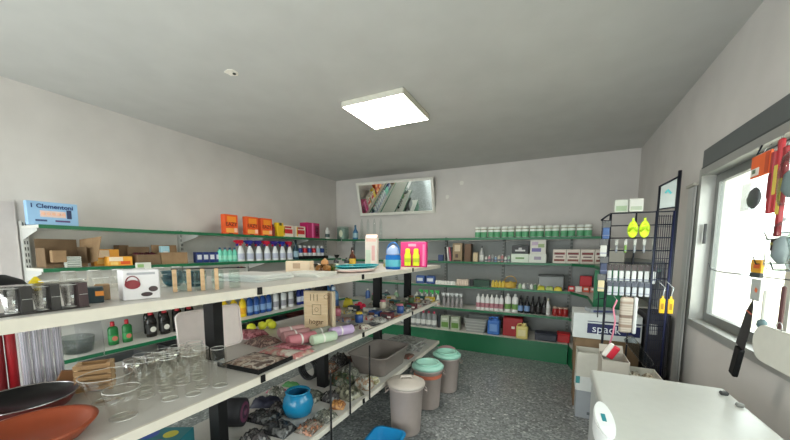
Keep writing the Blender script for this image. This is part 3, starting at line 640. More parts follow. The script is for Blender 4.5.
# blue jug and pink pack
t = thing('blue_beaker', 'blue translucent beaker with pale round lid and handle loop', 'beaker', (-1.345, 2.68, Z)); t.scale = (1.2, 1.2, 1.25)
obj('body', lathe(B(), [(.055, 0), (.06, .01), (.06, .10), (.05, .105)], 24), M((30, 110, 190), .2), t)
obj('band', lathe(B(), [(.061, .02), (.061, .07)], 24, cap0=False, cap1=False), M((80, 180, 200), .3), t)
obj('dome_lid', lathe(B(), [(.048, .1055), (.052, .115), (.045, .15), (.02, .17), (.01, .175)], 20), M((176, 196, 232), .2), t)
obj('handle', tube(B(), [(.056*math.cos(a*PI/10), 0, .115+.08*math.sin(a*PI/10)) for a in range(11)], .005), M((50, 130, 210), .3), t)
PINK = M((236, 36, 130), .4); LIME = M((226, 236, 40), .4)
t = carton('gift_pack', 'bright pink card pack with two lime bottles on the island end', (.275, .07, .26), PINK, (-1.34, 3.16, Z), .15, 'gift pack', bands=[('print_panel', (250, 176, 206), (.3, .6, .82, .92)), ('print_strip', (250, 130, 180), (.86, .94, .05, .9))])
for x, nm in ((-.055, 'left'), (.035, 'right')):
    q = lathe(B(), [(.033, .012), (.036, .02), (.036, .12), (.026, .145), (.026, .18), (.018, .19)], 14, 1, .5, c=(x, -.052, 0)); obj('lime_bottle', q, LIME, t)
    obj('bottle_label', lathe(B(), [(.0365, .05), (.0365, .09)], 14, 1, .5, c=(x, -.052, 0), cap0=False, cap1=False), M((190, 206, 30), .4), t)

# ================================================================ island, middle shelf (z 0.90)
Z = .9006
t = thing('frying_pan', 'black frying pan with silver rim and dark red outside', 'pan', (-1.75, .425, Z))
obj('body', lathe(B(), [(.115, 0), (.125, .006), (.15, .045), (.152, .046)], 36, cap1=False), M((110, 24, 20), .35), t)
obj('rim', lathe(B(), [(.1515, .0462), (.153, .049), (.150, .050), (.1485, .0462)], 36, cap0=False, cap1=False), CHROME, t)
obj('lining', lathe(B(), [(.148, .0465), (.121, .009), (.001, .008)], 36, cap0=False, cap1=False), M((16, 16, 17), .3), t)
t = thing('terracotta_dish', 'brown terracotta dish with raised rim at the bottom left', 'dish', (-1.42, .36, Z))
obj('body', lathe(B(), [(.10, 0), (.11, .004), (.145, .042), (.15, .05), (.137, .052), (.13, .044), (.10, .014), (.001, .012)], 36, cap1=False), M((150, 68, 38), .4), t)
t = thing('pan_lid', 'dark lid with a knob lying behind the frying pan', 'lid', (-1.985, .30, Z))
obj('body', lathe(B(), [(.08, 0), (.082, .006), (.05, .02), (.012, .024)], 24), M((34, 34, 36), .3), t); obj('knob', lathe(B(), [(.008, .0245), (.012, .038), (.01, .044)], 12), BLACKM, t)
FILM = clear((246, 246, 248), .4, .12)
for k in range(2):
    q = lathe(B(), [(.016, 0), (.016, .34)], 14); one('fabric_roll', q, M([(120, 18, 28), (160, 20, 32)][k], .5), ['dark red roll standing at the left frame edge', 'red roll standing beside the striped wrapped rolls'][k], 'roll', (-2.03, .440+k*.035, Z))
for k in range(4):
    t = thing('wrapped_roll', 'grey white striped roll in clear film, %s of four from the left' % ORD[k], 'roll', (-2.02, .512+k*.034, Z), 0, 'wrapped rolls')
    obj('roll', lathe(B(), [(.0145, 0), (.0145, .345)], 14), M((236, 232, 238), .35), t)
    for j in range(3):
        a = -.8+j*.5
        obj('stripe', bx(B(), (.0146*math.cos(a), .0146*math.sin(a), .172), (.002, .004, .34), rz=a), M((178, 174, 184), .5), t)
    obj('film', lathe(B(), [(.0165, 0), (.0162, .1), (.0165, .2), (.016, .345)], 14, cap0=False, cap1=False), FILM, t)
packet('plastic_bag', 'crumpled clear plastic bag standing beside the wrapped rolls', (.10, .26, .05), FILM, (-2.0, .72, Z+.13), FX, 'plastic bag', rx=PI/2)
q = B(); prism(q, [(0, 0), (.13, 0), (.11, .05), (.03, .065)], -.01, .01); xf(q, Matrix.Rotation(PI/2, 4, 'X')); 
one('wooden_wedge', q, M((150, 104, 66), .6), 'small brown wooden wedge lying by the plastic bag', 'wood piece', (-1.93, .56, Z), 1.25)
t = thing('wooden_crate', 'small slatted wooden crate behind the glass tumblers', 'crate', (-1.74, .635, Z), .95); t.scale = (1.0, 1, 1.12)
for k in range(5): obj('slat', bb(B(), -.06, .06, -.033, -.027, .004+k*.021, .02+k*.021), M((156, 120, 80), .6), t); obj('slat', bb(B(), -.06, .06, .027, .033, .004+k*.021, .02+k*.021), M((166, 128, 86), .6), t)
for x in (-.052, .052): obj('corner_post', bb(B(), x-.006, x+.006, -.0265, .0265, 0, .106), WOOD, t)
tumbler('large_tumbler', 'large wide clear tumbler nearest the camera on the middle shelf', .105, .042, .055, (-1.36, .565, Z), tint=(253, 253, 252), th=.004)
tumbler('glass_bowl', 'wide clear glass bowl behind the large tumbler', .11, .05, .085, (-1.555, .60, Z), 'bowl', th=.004)
pos = [(-1.36, .72), (-1.32, .79), (-1.36, .855), (-1.30, .895)]
for k, (x, y) in enumerate(pos):
    tumbler('tall_glass', '%s tall straight clear glass from the left in the front row' % ORD[k], .17, .029, .031, (x, y, Z), 'glass', 'tall glasses in front')
k = 0
for j, (x, y0, n) in enumerate(((-1.47, .70, 4), (-1.56, .74, 4))):
    for i in range(n):
        tumbler('tall_glass', '%s tall clear glass from the left in the %s row' % (ORD[i], ['second', 'third'][j]), .15, .030, .034, (x+.01*(i % 2), y0-.01+i*.072, Z), 'glass', 'tall glasses behind')
for i in range(4):
    tumbler('upturned_glass', '%s upturned short glass from the left at the back of the shelf' % ORD[i], .10, .036, .044, (-1.665, .745+i*.0925, Z), 'glass', 'upturned short glasses', False, th=.003)
for i in range(3):
    bowl('steel_cup', 'shiny steel cup, %s from the left behind the upturned glasses' % ORD[i], 'cup', .04, .07, CHROME, (-1.80, .80+i*.09, Z), .003, .7, 'steel cups')
# white tray leaning behind the first post
t = thing('serving_tray', 'pinkish white rounded tray leaning behind the first black post', 'tray', (-1.80, 1.20, Z+.0005))
q = B(); prism(q, rrect(.385, .245, .03), 0, .004)
mt_ = Matrix.Translation((0, 0, .129)) @ Matrix.Rotation(-.10, 4, 'Y') @ Matrix.Rotation(PI/2, 4, 'Z') @ Matrix.Rotation(PI/2, 4, 'X')
obj('panel', xf(q, mt_), M((240, 226, 222), .4), t)
q = B(); pts = rrect(.385, .245, .03); tube(q, [(x, y, .009) for x, y in pts], .006, 6, True); obj('rim', xf(q, mt_), M((244, 232, 228), .4), t)
# fabric packs
MAR = pattern(((92, 30, 40), (150, 120, 110), (60, 30, 34), (176, 150, 136)), 22)
BEI = pattern(((206, 196, 178), (180, 160, 144), (190, 110, 110), (212, 204, 190)), 9)
RSE = pattern(((150, 44, 66), (196, 130, 136), (120, 40, 54)), 20)
CHK = pattern(((196, 186, 178), (150, 120, 120), (206, 200, 192)), 26)
t = thing('placemat_tray', 'black edged tray of maroon patterned cloth on the middle shelf', 'tray', (-1.395, 1.17, Z), .05)
q = B(); bb(q, -.14, .14, -.12, .12, 0, .006); bb(q, -.14, .14, -.12, -.115, .0065, .022); bb(q, .135, .14, -.114, .12, .0065, .022); obj('tray_body', q, BLACKM, t)
packet('cloth_packet', 'maroon and beige patterned cloth packet lying on the black edged tray', (.25, .21, .02), pattern(((150, 84, 80), (206, 190, 170), (120, 84, 72), (214, 204, 190), (96, 76, 68)), 9), (-1.395, 1.17, Z+.0065), .05)



packet('net_packet', 'maroon net packet left of the yellow green balls', (.19, .15, .05), RSE, (-1.86, 1.52, Z), .2)
packet('net_packet', 'dark maroon packet behind the beige cloth packet', (.17, .16, .04), MAR, (-1.66, 1.45, Z), -.1)
packet('cloth_packet', 'beige cloth packet with red print beside the black edged tray', (.29, .17, .025), BEI, (-1.395, 1.385, Z), .03)
packet('cloth_packet', 'rose cloth packet lying on the beige cloth packet', (.22, .08, .014), RSE, (-1.37, 1.41, Z+.0255), .15)
for k, (x, y) in enumerate(((-1.97, 1.62), (-1.95, 1.70), (-1.97, 1.79), (-1.90, 1.75))):
    q = lathe(B(), [(.005, 0), (.022, .005), (.033, .028), (.024, .052), (.006, .060)], 14); one('yellow_ball', q, M((214, 214, 50), .5), 'yellow green ball on the middle shelf, %s' % ['leftmost', 'second from the left', 'rightmost', 'front one'][k], 'ball', (x, y, Z), 0, 'yellow green balls')
def roll(label, c, x, y, l, r, rz, cat='cloth roll'):
    r *= 1.33; l *= 1.12
    q = lathe(B(), [(r*.85, 0), (r, .006), (r, l-.006), (r*.85, l)], 18); xf(q, Matrix.Rotation(rz, 4, 'Z') @ Matrix.Rotation(PI/2, 4, 'Y') @ Matrix.Translation((-r, 0, -l/2)))
    t = thing('cloth_roll', label, cat, (x, y, Z+.001)); obj('cloth', q, M(c, .6, bump=.3), t)
    q = lathe(B(), [(r*1.02, 0), (r*1.02, .012)], 18, cap0=False, cap1=False); xf(q, Matrix.Rotation(rz, 4, 'Z') @ Matrix.Rotation(PI/2, 4, 'Y') @ Matrix.Translation((-r*1.0, 0, -l*.1)))
    obj('paper_band', q, M((226, 222, 214), .6), t); return t
roll('mint green rolled cloth at the front edge of the middle shelf', (190, 206, 180), -1.315, 1.63, .16, .024, 1.25)
roll('lilac rolled cloth right of the mint green roll', (196, 170, 208), -1.32, 1.83, .16, .025, 1.2)
roll('rose rolled cloth left of the mint green roll', (196, 120, 128), -1.42, 1.545, .17, .026, 1.25)
roll('checked rose rolled cloth beside the rose roll', (186, 136, 136), -1.52, 1.60, .17, .026, 1.25)
roll('grey green rolled cloth behind the rolls', (156, 156, 140), -1.425, 1.738, .14, .024, 1.3)
roll('pale pink rolled cloth behind the checked roll', (206, 160, 160), -1.62, 1.66, .16, .026, 1.2)
# wooden plaque
t = thing('wooden_plaque', 'pale wooden box plaque with burnt lettering standing on the middle shelf', 'plaque', (-1.555, 1.865, Z), .25); t.scale = (1.0, 1, 1.08)
q = B(); bb(q, -.115, .115, .006, .055, 0, .006); bb(q, -.115, .115, .006, .055, .264, .27); bb(q, -.115, -.109, .006, .055, .0065, .2635); bb(q, .109, .115, .006, .055, .0065, .2635); bb(q, -.1085, .1085, .05, .055, .0065, .2635)
obj('frame', q, M((226, 206, 176), .6), t)
obj('front_board', bb(B(), -.105, .075, -.001, .005, .0, .262), ramp_mat('light_wood', [(.3, (222, 192, 150)), (.7, (236, 212, 176))], 8, rough=.6, stretch=(1, 1, 9)), t)
BURN = M((120, 84, 54), .7)
words(t, 'lettering', 'hogar', .05, (-.015, -.0022, .06), (PI/2, 0, 0), BURN); words(t, 'lettering', '| | |', .05, (-.03, -.0022, .232), (PI/2, 0, 0), BURN)
q = B(); s = .034
for a, c2 in (((-s, -s), (s, -s)), ((s, -s), (s, s)), ((s, s), (-s, s)), ((-s, s), (-s, -s))): tube(q, [(a[0]-.01, -.0022, .145+a[1]), (c2[0]-.01, -.0022, .145+c2[1])], .0014, 4)
tube(q, [(-.01+.014*math.cos(a*PI/6), -.0022, .145+.014*math.sin(a*PI/6)) for a in range(12)], .0012, 4, True)
obj('square_drawing', q, BURN, t)
obj('ring_drawing', tube(B(), [(.07+.02*math.cos(a*PI/8), -.0022, .235+.014*math.sin(a*PI/8)) for a in range(16)], .0014, 4, True), BURN, t)
# far half of the middle shelf: assorted small goods
q = lathe(B(), [(.09, 0), (.10, .01), (.10, .05), (.09, .052)], 24); one('yellow_bowl', q, M((206, 196, 40), .4), 'yellow green lidded bowl seen right of the wooden plaque', 'bowl', (-1.95, 2.42, Z))
bottle('water_bottle', 'pale blue ribbed bottle standing behind the yellow green bowl', 'bottle', .23, .05, M((110, 150, 190), .2), M((190, 206, 220), .4), M((60, 90, 140), .4), flat=1, loc=(-1.98, 2.62, Z))
bottle('water_bottle', 'dark blue bottle between the plaque and the yellow bowl', 'bottle', .25, .05, M((40, 70, 120), .2), M((40, 60, 100), .4), M((90, 120, 160), .4), flat=1, loc=(-1.98, 2.26, Z))
packet('yellow_packet', 'yellow packet right of the pale blue ribbed bottle', (.10, .08, .10), M((226, 206, 60), .4), (-1.93, 2.80, Z), .3)
goods = [('red', (176, 44, 46)), ('green', (70, 100, 60)), ('maroon', (96, 40, 46)), ('teal', (50, 100, 100)), ('orange', (196, 110, 60)), ('pink', (190, 110, 124)), ('charcoal', (50, 50, 54)), ('pale grey', (176, 176, 172)), ('brown', (120, 80, 54)), ('yellow', (206, 176, 50)), ('blue', (50, 80, 140)), ('cream', (214, 204, 184))]
spots = []
for j, x in enumerate((-1.305, -1.435, -1.565, -1.755, -1.90, -2.0)):
    for i in range(12):
        y = 2.08+i*.135+.02*(j % 2)
        if j == 5 or (x < -1.85 and y < 3.22): continue
        if j == 3 and (abs(y-2.91) < .10 or abs(y-2.74) < .10): continue
        if y > 3.62 or (j == 2 and y < 2.12): continue
        spots.append((j, i, x, y))
k = 0
for (j, i, x, y) in spots:
    nm, c = goods[R.randrange(12)]; nm2, c2 = goods[R.randrange(12)]
    if nm == nm2: nm2, c2 = goods[11] if nm != 'cream' else goods[6]
    rz = R.uniform(-.12, .12); place = ['front edge', 'second line', 'third line', 'fourth line', 'back edge'][j]
    rank = ORD[i]
    sty = (0, 1, 0, 3, 1, 2, 0, 3)[k % 8]; lab_ = '%s %%s with %s print, %s bay %s, middle shelf' % (nm, nm2, place, 'one' if y < 2.86 else 'two')
    pl = 'in the far bays of the middle island shelf'
    rank = ORD[int((y-2.1)/.178)]
    if sty == 0: packet('utensil_packet', '%s and %s packet at the %s, %s row from the plaque' % (nm, nm2, place, rank), (.105, .105, .035), pattern((c, c2, (190, 186, 176), c), 30), (x, y, Z), rz, header=M(c2, .5))
    elif sty == 1:
        t = thing('cutlery_pack', '%s carded cutlery pack at the %s, %s row from the plaque' % (nm, place, rank), 'cutlery pack', (x, y, Z), rz)
        obj('card', bb(B(), -.052, .052, -.058, .060, 0, .003), M(c, .5), t)
        for m_ in range(3):
            q = B(); bx(q, (-.03+m_*.03, -.02, .007), (.009, .06, .005)); lathe(q, [(.011, 0), (.010, .004), (.001, .006)], 10, 1, 1.6, c=(-.03+m_*.03, .03, .0045)); obj('spoon', q, STEEL, t)
    elif sty == 2:
        t = thing('small_jar', '%s capped jar at the %s, %s row from the plaque' % (nm, place, rank), 'jar', (x, y, Z), rz)
        obj('body', lathe(B(), [(.03, 0), (.034, .005), (.034, .06), (.025, .07)], 16), M(c2, .3), t); obj('lid', lathe(B(), [(.028, .0705), (.028, .085), (.024, .088)], 16), M(c, .4), t)
    else:
        carton('small_box', '%s and %s small box at the %s, %s row from the plaque' % (nm, nm2, place, rank), (.105, .07, .05), M(c, .45), (x, y, Z), rz, 'box', bands=[('print_panel', c2, (.1, .6, .3, .8)), ('print_strip', (220, 216, 206), (.65, .95, .2, .5))])
    k += 1
t = thing('wire_basket', 'dark wire basket in the back of the far island bay', 'basket', (-1.93, 3.06, Z))
t2 = t; bpy.data.objects.remove(t)
q = B(); pts = [(.055*math.cos(a*PI/3), .055*math.sin(a*PI/3)) for a in range(6)]
for a in range(7):
    an = a*PI/3; lathe(q, [(.004, 0), (.024, .014), (.03, .03), (.018, .05), (.004, .055)], 8, c=(.04*math.cos(an) if a < 6 else 0, .04*math.sin(an) if a < 6 else 0, 0 if a < 6 else .02))
one('gift_bow', q, M((206, 30, 66), .5), 'crimson rosette bow at the back of the middle shelf near the third post', 'bow', (-1.75, 2.90-.16, Z))

# ================================================================ island, bottom shelf (z 0.40)
Z = .4006
t = thing('blue_pot', 'glossy turquoise blue pot with wide mouth on the bottom shelf', 'pot', (-1.50, 1.58, Z)); t.scale = (1.15, 1.15, 1.2)
obj('body', lathe(B(), [(.055, 0), (.075, .01), (.088, .06), (.08, .10), (.062, .125)], 28, cap1=False), M((24, 124, 166), .2), t)
obj('rim', lathe(B(), [(.062, .1255), (.072, .133), (.066, .139), (.054, .130)], 28, cap0=False, cap1=False), M((30, 130, 170), .25), t)
obj('liner', lathe(B(), [(.056, .125), (.06, .09), (.05, .02), (.001, .015)], 24, cap0=False, cap1=False), M((20, 84, 120), .4), t)
t = thing('rolled_mat', 'dark maroon and black coiled mat standing left of the blue pot', 'mat', (-1.86, 1.27, Z))
for k, (r, c) in enumerate(((.085, (30, 28, 32)), (.066, (96, 44, 70)), (.045, (50, 34, 48)), (.024, (110, 60, 84)))):
    obj('coil', xf(lathe(B(), [(r-.012, 0), (r, .004), (r, .11+.003*k), (r-.012, .114+.003*k)], 26), Matrix.Translation((.06, -.0, .086)) @ Matrix.Rotation(.5, 4, 'Z') @ Matrix.Rotation(-PI/2, 4, 'Y') @ Matrix.Rotation(PI, 4, 'X')), M(c, .7), t)
t = thing('cable_coil', 'black coiled hose behind the second post on the bottom shelf', 'coil', (-1.83, 2.07, Z+.003))
for k in range(4): obj('loop', tube(B(), [(.085*math.cos(a*PI/12), .02*k-.03, .092+.085*math.sin(a*PI/12)) for a in range(24)], .009, 6, True), M((34, 34, 36), .4), t)
BAG = pattern(((40, 40, 42), (70, 70, 72), (30, 30, 32), (110, 110, 108)), 12, .25)
FILM2 = pattern(((80, 84, 72), (130, 130, 118), (60, 62, 56), (166, 164, 150)), 14, .25)
bl = [('black crumpled plastic packet in front of the blue pot', (.20, .13, .06), BAG, -1.47, 1.37, .1), ('grey crumpled film packet at the near end of the bottom shelf', (.24, .15, .05), FILM2, -1.45, 1.075, -.05),
      ('orange and brown small packet right of the blue pot', (.10, .09, .05), pattern(((190, 110, 50), (120, 70, 40), (206, 150, 90)), 30), -1.325, 1.78, .4), ('dark navy strap bundle left of the blue pot', (.20, .12, .06), M((44, 44, 62), .5), -1.80, 1.58, .5),
      ('olive film packet behind the blue pot', (.24, .14, .06), FILM2, -1.62, 1.80, .1), ('red and green printed packet near the second divider rod', (.20, .16, .09), pattern(((150, 34, 34), (70, 90, 60), (40, 50, 40), (130, 126, 110)), 20), -1.54, 2.13, .05),
      ('green brown packet pile between the divider rods', (.20, .16, .08), pattern(((90, 96, 76), (60, 56, 44), (150, 146, 126)), 18), -1.37, 1.965, -.2), ('white and brown printed packet behind the third divider rod', (.15, .11, .09), pattern(((206, 202, 190), (140, 100, 66), (180, 178, 168)), 16), -1.335, 2.14, .1),
      ('yellow and white printed packet left of the grey basin', (.13, .08, .06), pattern(((206, 190, 60), (216, 212, 200), (120, 110, 60)), 16), -1.33, 2.25, .1), ('pink rag packet at the back of the bottom shelf', (.16, .08, .03), M((176, 80, 110), .6), -1.88, 1.76, .2),
      ('green rag packet next to the pink rag packet', (.12, .08, .03), M((90, 150, 90), .6), -1.88, 1.90, .1), ('dark packet at the back left of the bottom shelf', (.2, .14, .05), BAG, -1.66, 1.43, .1)]
FG = pattern(((96, 98, 88), (140, 138, 124), (70, 72, 68), (170, 166, 154)), 20, .2); FD = pattern(((50, 50, 54), (90, 84, 84), (36, 36, 38), (120, 116, 112)), 18, .2)
FR = pattern(((120, 60, 60), (150, 140, 126), (70, 60, 54), (176, 120, 90)), 20, .25)
bl += [('dark film packet behind the grey crumpled packet', (.14, .11, .07), FD, -1.50, 1.225, .0),
       ('reddish film packet at the shelf front before the blue pot', (.12, .14, .05), FR, -1.31, 1.47, .1), ('olive film packet at the shelf front right of the reddish one', (.12, .12, .05), FG, -1.31, 1.62, .0),
       ('dark glossy packet between orange packet and post', (.10, .12, .07), FD, -1.44, 1.86-.01, .0), ('grey glossy packet behind the pot and beside the post', (.14, .10, .10), FG, -1.80, 1.68, .0),
       ('reddish packet at the back beyond the coiled hose', (.16, .16, .10), FR, -1.82, 2.30, .1), ('grey film packet in the middle before the basin', (.15, .12, .10), FG, -1.56, 2.27, .0),
       ('dark packet at the back behind the grey basin', (.14, .18, .12), FD, -1.82, 2.48-.005, .0), ('dark film packet at the back left of the blue pot', (.12, .10, .07), FD, -1.64, 1.545+.0, .0)]
for lab_, s_, m_, x, y, rz in bl: packet('crumpled_packet', lab_, s_, m_, (x, y, Z), rz, lump=.5)
# patterned boxes at near end
t = carton('puzzle_box', 'blue box with teal yellow and pink pictures lying near the bottom left', (.26, .20, .05), M((34, 84, 130), .4), (-1.60, .66, Z), .6, 'toy box')
for k, (x, y, r, c) in enumerate(((-.06, .04, .04, (40, 150, 150)), (.05, .05, .03, (210, 190, 60)), (.02, -.04, .035, (190, 90, 140)), (.09, -.03, .02, (60, 170, 190)), (-.08, -.06, .02, (90, 170, 90)))):
    obj('picture_spot', lathe(B(), [(r, .0502), (r, .0508)], 16, c=(x, y, 0)), M(c, .4), t)
t = carton('puzzle_box', 'teal picture box stacked behind the blue picture box', (.26, .20, .13), M((30, 110, 120), .4), (-1.80, .88, Z), .5, 'toy box', bands=[('print_panel', (60, 80, 150), (.1, .5, .2, .8))])
for k, (x, y, r, c) in enumerate(((-.06, .03, .045, (50, 80, 160)), (.05, .03, .035, (200, 190, 70)), (.03, -.05, .03, (180, 70, 120)), (-.05, -.06, .02, (120, 200, 190)))):
    obj('picture_spot', lathe(B(), [(r, .1302), (r, .1308)], 16, c=(x, y, 0)), M(c, .4), t)
# grey basin and newspapers
t = thing('washing_up_basin', 'grey rectangular plastic basin at the far end of the bottom shelf', 'basin', (-1.44, 2.60, Z), .0)
q = B()
lv = [(rrect(.30, .44, .05), 0), (rrect(.31, .45, .055), .01), (rrect(.37, .53, .06), .17), (rrect(.40, .56, .07), .172), (rrect(.40, .56, .07), .178), (rrect(.36, .52, .055), .177), (rrect(.295, .435, .045), .012)]
rs = [[q.verts.new((x, y, z)) for x, y in p_] for p_, z in lv]
for a, c2 in zip(rs, rs[1:]):
    n = len(a)
    for i in range(n): q.faces.new((a[i], a[(i+1) % n], c2[(i+1) % n], c2[i])).smooth = True
q.faces.new(rs[0][::-1]); q.faces.new(rs[-1]); obj('body', q, M((132, 122, 116), .5), t)
t = packet('leaf_packet', 'dark red brown packet standing against the grey basin', (.10, .10, .04), M((90, 40, 30), .5), (-1.80, 2.62, Z), 0)
for k in range(7):
    q = prism(B(), rrect(.36, .30, .01), 0, .012); one('newspaper', q, pattern(((150, 148, 142), (176, 174, 168), (120, 118, 114)), 12+k, .8), '%s folded grey newspaper from the bottom of the pile beyond the basin' % ORD[k], 'newspaper', (-1.50+R.uniform(-.03, .03), 3.30, Z+k*.0122), R.uniform(-.25, .25), 'pile of newspapers')
packet('red_packet', 'red and brown flat packet on the front edge beside the basin', (.16, .09, .025), pattern(((150, 50, 40), (110, 90, 80)), 20), (-1.32, 2.98, Z), FX)
packet('dark_packet', 'dark packet between the basin and the newspapers', (.16, .09, .07), BAG, (-1.60, 3.02, Z), .0)

# ================================================================ on the floor beside the island
def bin_(label, x, y, h, r, lid, rz=0, ring=False):
    t = thing('lidded_bin', label, 'bin', (x, y, .001), rz)
    obj('body', lathe(B(), [(r*.80, 0), (r*.83, .008), (r*.97, h*.86), (r*1.03, h*.865), (r*1.03, h*.90)], 32), M((186, 171, 164), .45), t)
    obj('lid', lathe(B(), [(r*1.07, h*.902), (r*1.08, h*.94), (r*.98, h*.96), (r*.5, h*1.0), (r*.05, h*1.01)] if not ring else [(r*1.07, h*.902), (r*1.09, h*.95), (r*.95, h*.99), (r*.62, h*1.0), (r*.55, h*.965), (r*.05, h*.96)], 32), lid, t)
    if not ring: obj('handle', tube(B(), [(-r*.3, 0, h*1.0), (-r*.28, 0, h*1.05), (r*.28, 0, h*1.05), (r*.3, 0, h*1.0)], .010, 8), lid, t)
    else: obj('lid_ring', lathe(B(), [(r*.80, h*.996), (r*.84, h*1.03), (r*.70, h*1.03), (r*.64, h*1.0)], 32, cap0=False, cap1=False), lid, t)
    for s in (-1, 1):
        obj('side_handle', tube(B(), [(s*r*.98, -.035, h*.84), (s*(r+.025), -.035, h*.78), (s*(r+.025), .035, h*.78), (s*r*.98, .035, h*.84)], .006, 6), M((160, 146, 140), .45), t)
    return t
bin_('grey lidded bin with bar handle, nearest of the three bins', -1.060, 2.36, .44, .145, M((186, 176, 166), .45), .5)
MINT = M((158, 206, 190), .4)
b2 = bin_('grey bin with mint ring lid, middle of the three bins', -1.055, 2.85, .42, .140, MINT, .3, True)
obj('orange_label', xf(lathe(B(), [(.1345, .30), (.1355, .335)], 32, cap0=False, cap1=False), Matrix.Identity(4)), M((196, 110, 84), .5), b2)
b3 = bin_('grey bin with mint ring lid, farthest of the three bins', -1.0, 3.28, .41, .138, M((150, 202, 184), .4), .1, True)
t = thing('small_bucket', 'small pink lidded bucket behind the farthest bin', 'bucket', (-1.10, 3.60, .001))
obj('body', lathe(B(), [(.08, 0), (.082, .006), (.095, .33)], 24), M((190, 150, 150), .45), t); obj('lid', lathe(B(), [(.10, .331), (.10, .35), (.07, .365), (.01, .37)], 24), M((206, 156, 162), .4), t)
t = thing('dustpan_tray', 'bright blue plastic dustpan-like tray on the floor at the bottom edge', 'dustpan', (-1.065, 1.98, .001), .1); t.scale = (1, 1, 1.25); t.scale = (.95, .95, 1)
q = B()
lv = [(rrect(.20, .26, .05), 0), (rrect(.25, .32, .06), .11), (rrect(.28, .35, .07), .115), (rrect(.28, .35, .07), .122), (rrect(.235, .305, .055), .121), (rrect(.19, .25, .045), .01)]
rs = [[q.verts.new((x, y, z)) for x, y in p_] for p_, z in lv]
for a, c2 in zip(rs, rs[1:]):
    n = len(a)
    for i in range(n): q.faces.new((a[i], a[(i+1) % n], c2[(i+1) % n], c2[i])).smooth = True
q.faces.new(rs[0][::-1]); q.faces.new(rs[-1]); obj('body', q, M((14, 132, 190), .35), t)
obj('handle', rbox(B(), (.0, -.22, .105), (.05, .10, .018), .006, 2), M((14, 132, 190), .35), t)


# ================================================================ back wall shelves
Z = 1.6821
def rollpack(label='x'):
    t = thing('paper_roll_pack', label, 'paper roll pack', (0, 0, 0), 0)
    for s in (-1, 1): obj('roll', lathe(B(), [(.038, 0), (.046, .010), (.046, .150), (.038, .160)], 18, c=(s*.0445, 0, 0)), M((232, 236, 230), .6), t)
    for s in (-1, 1): obj('green_band', lathe(B(), [(.0464, .009), (.0464, .085)], 18, c=(s*.0447, 0, 0), cap0=False, cap1=False), M((90, 160, 116), .5), t)
    for s in (-1, 1): obj('print_mark', lathe(B(), [(.0464, .115), (.0464, .128)], 18, c=(s*.0447, 0, 0), cap0=False, cap1=False), M((150, 150, 120), .5), t)
    return t
row(rollpack(), 8, (-1.039, 5.05, Z), (0.322, 5.05, Z), '{o} white and green paper roll pack from the left on the top back shelf', 'white and green roll packs')
Z = 1.3221; yb_ = 5.03
def bk(px_x, label, s, c, cat='box', dz=0, y=yb_, **k): return carton('product_box', label, s, M(c, .45), (px_x, y, Z+dz), 0, cat, **k)
bk(-1.661, 'small navy box on the second back shelf', (.08, .06, .10), (40, 60, 110))
for k, (c, nm) in enumerate((((30, 30, 34), 'black'), ((226, 226, 222), 'white'), ((196, 90, 110), 'pink'), ((34, 34, 38), 'dark'))):
    q = B(); bx(q, (0, 0, .11), (.022, .05, .22), ry=-.12); xf(q, Matrix.Translation((0, 0, .0015)))
    one('booklet', q, M(c, .5), '%s leaning booklet left of the brown picture box' % nm, 'booklet', (-1.577+k*.034, yb_, Z))
bk(-1.382, 'brown box with printed picture and dark base on the second back shelf', (.15, .10, .28), (150, 128, 96), bands=[('print_swirl', (206, 190, 160), (.2, .8, .55, .9)), ('print_panel', (70, 50, 40), (.1, .9, 0, .08)), ('print_swirl', (90, 70, 60), (.3, .6, .2, .4))])
bk(-1.239+.02, 'plain dark brown tall box beside the brown picture box', (.10, .12, .27), (104, 74, 48))
bk(-1.115+.01, 'beige small box beside the dark brown tall box', (.07, .06, .14), (206, 186, 150))
bottle('bottle', 'clear bottle with grey cap right of the beige small box', 'bottle', .24, .035, M((176, 178, 176), .3), M((90, 92, 92), .4), M((214, 214, 208), .4), shape='neck', loc=(-1.017, yb_, Z))
sm = [('white', (222, 220, 214)), ('pink', (206, 150, 160)), ('grey', (160, 162, 162)), ('pale blue', (140, 170, 200)), ('cream', (214, 206, 186)), ('rose', (190, 130, 130)), ('white', (226, 226, 222)), ('mint', (170, 200, 180))]
for k, (nm, c) in enumerate(sm):
    x = -0.944+k*.0465
    bottle('cream_tube', '%s small cosmetic tube, %s from the left between clear bottle and green script box' % (nm, ORD[k]), 'tube', .085+.015*(k % 3), .02, M(c, .4), M((226, 226, 224) if k % 2 else c, .4), M((120, 120, 130), .4), flat=.8, loc=(x, 5.0, Z))
t = bk(-0.466, 'white long box with green script on the second back shelf', (.235, .10, .125), (212, 222, 206), bands=[('print_strip', (110, 150, 90), (.25, .75, .4, .6))])
t = bk(-0.466, 'black box with white ornament on the green script box', (.225, .10, .115), (22, 22, 24), dz=.1255, bands=[('print_swirl', (216, 216, 214), (.2, .8, .3, .5)), ('print_swirl', (200, 200, 200), (.4, .6, .5, .75))])
bk(-0.233, 'white box with small print right of the green script box', (.225, .10, .125), (214, 216, 206), bands=[('print_swirl', (150, 140, 160), (.3, .7, .35, .7))])
bk(-0.233, 'white box with purple flowers stacked on the white box', (.20, .10, .20), (212, 210, 200), dz=.1255, bands=[('print_swirl', (110, 100, 160), (.1, .7, .15, .4)), ('print_swirl', (150, 170, 120), (.5, .9, .45, .7)), ('print_swirl', (190, 170, 190), (.1, .5, .6, .85))])
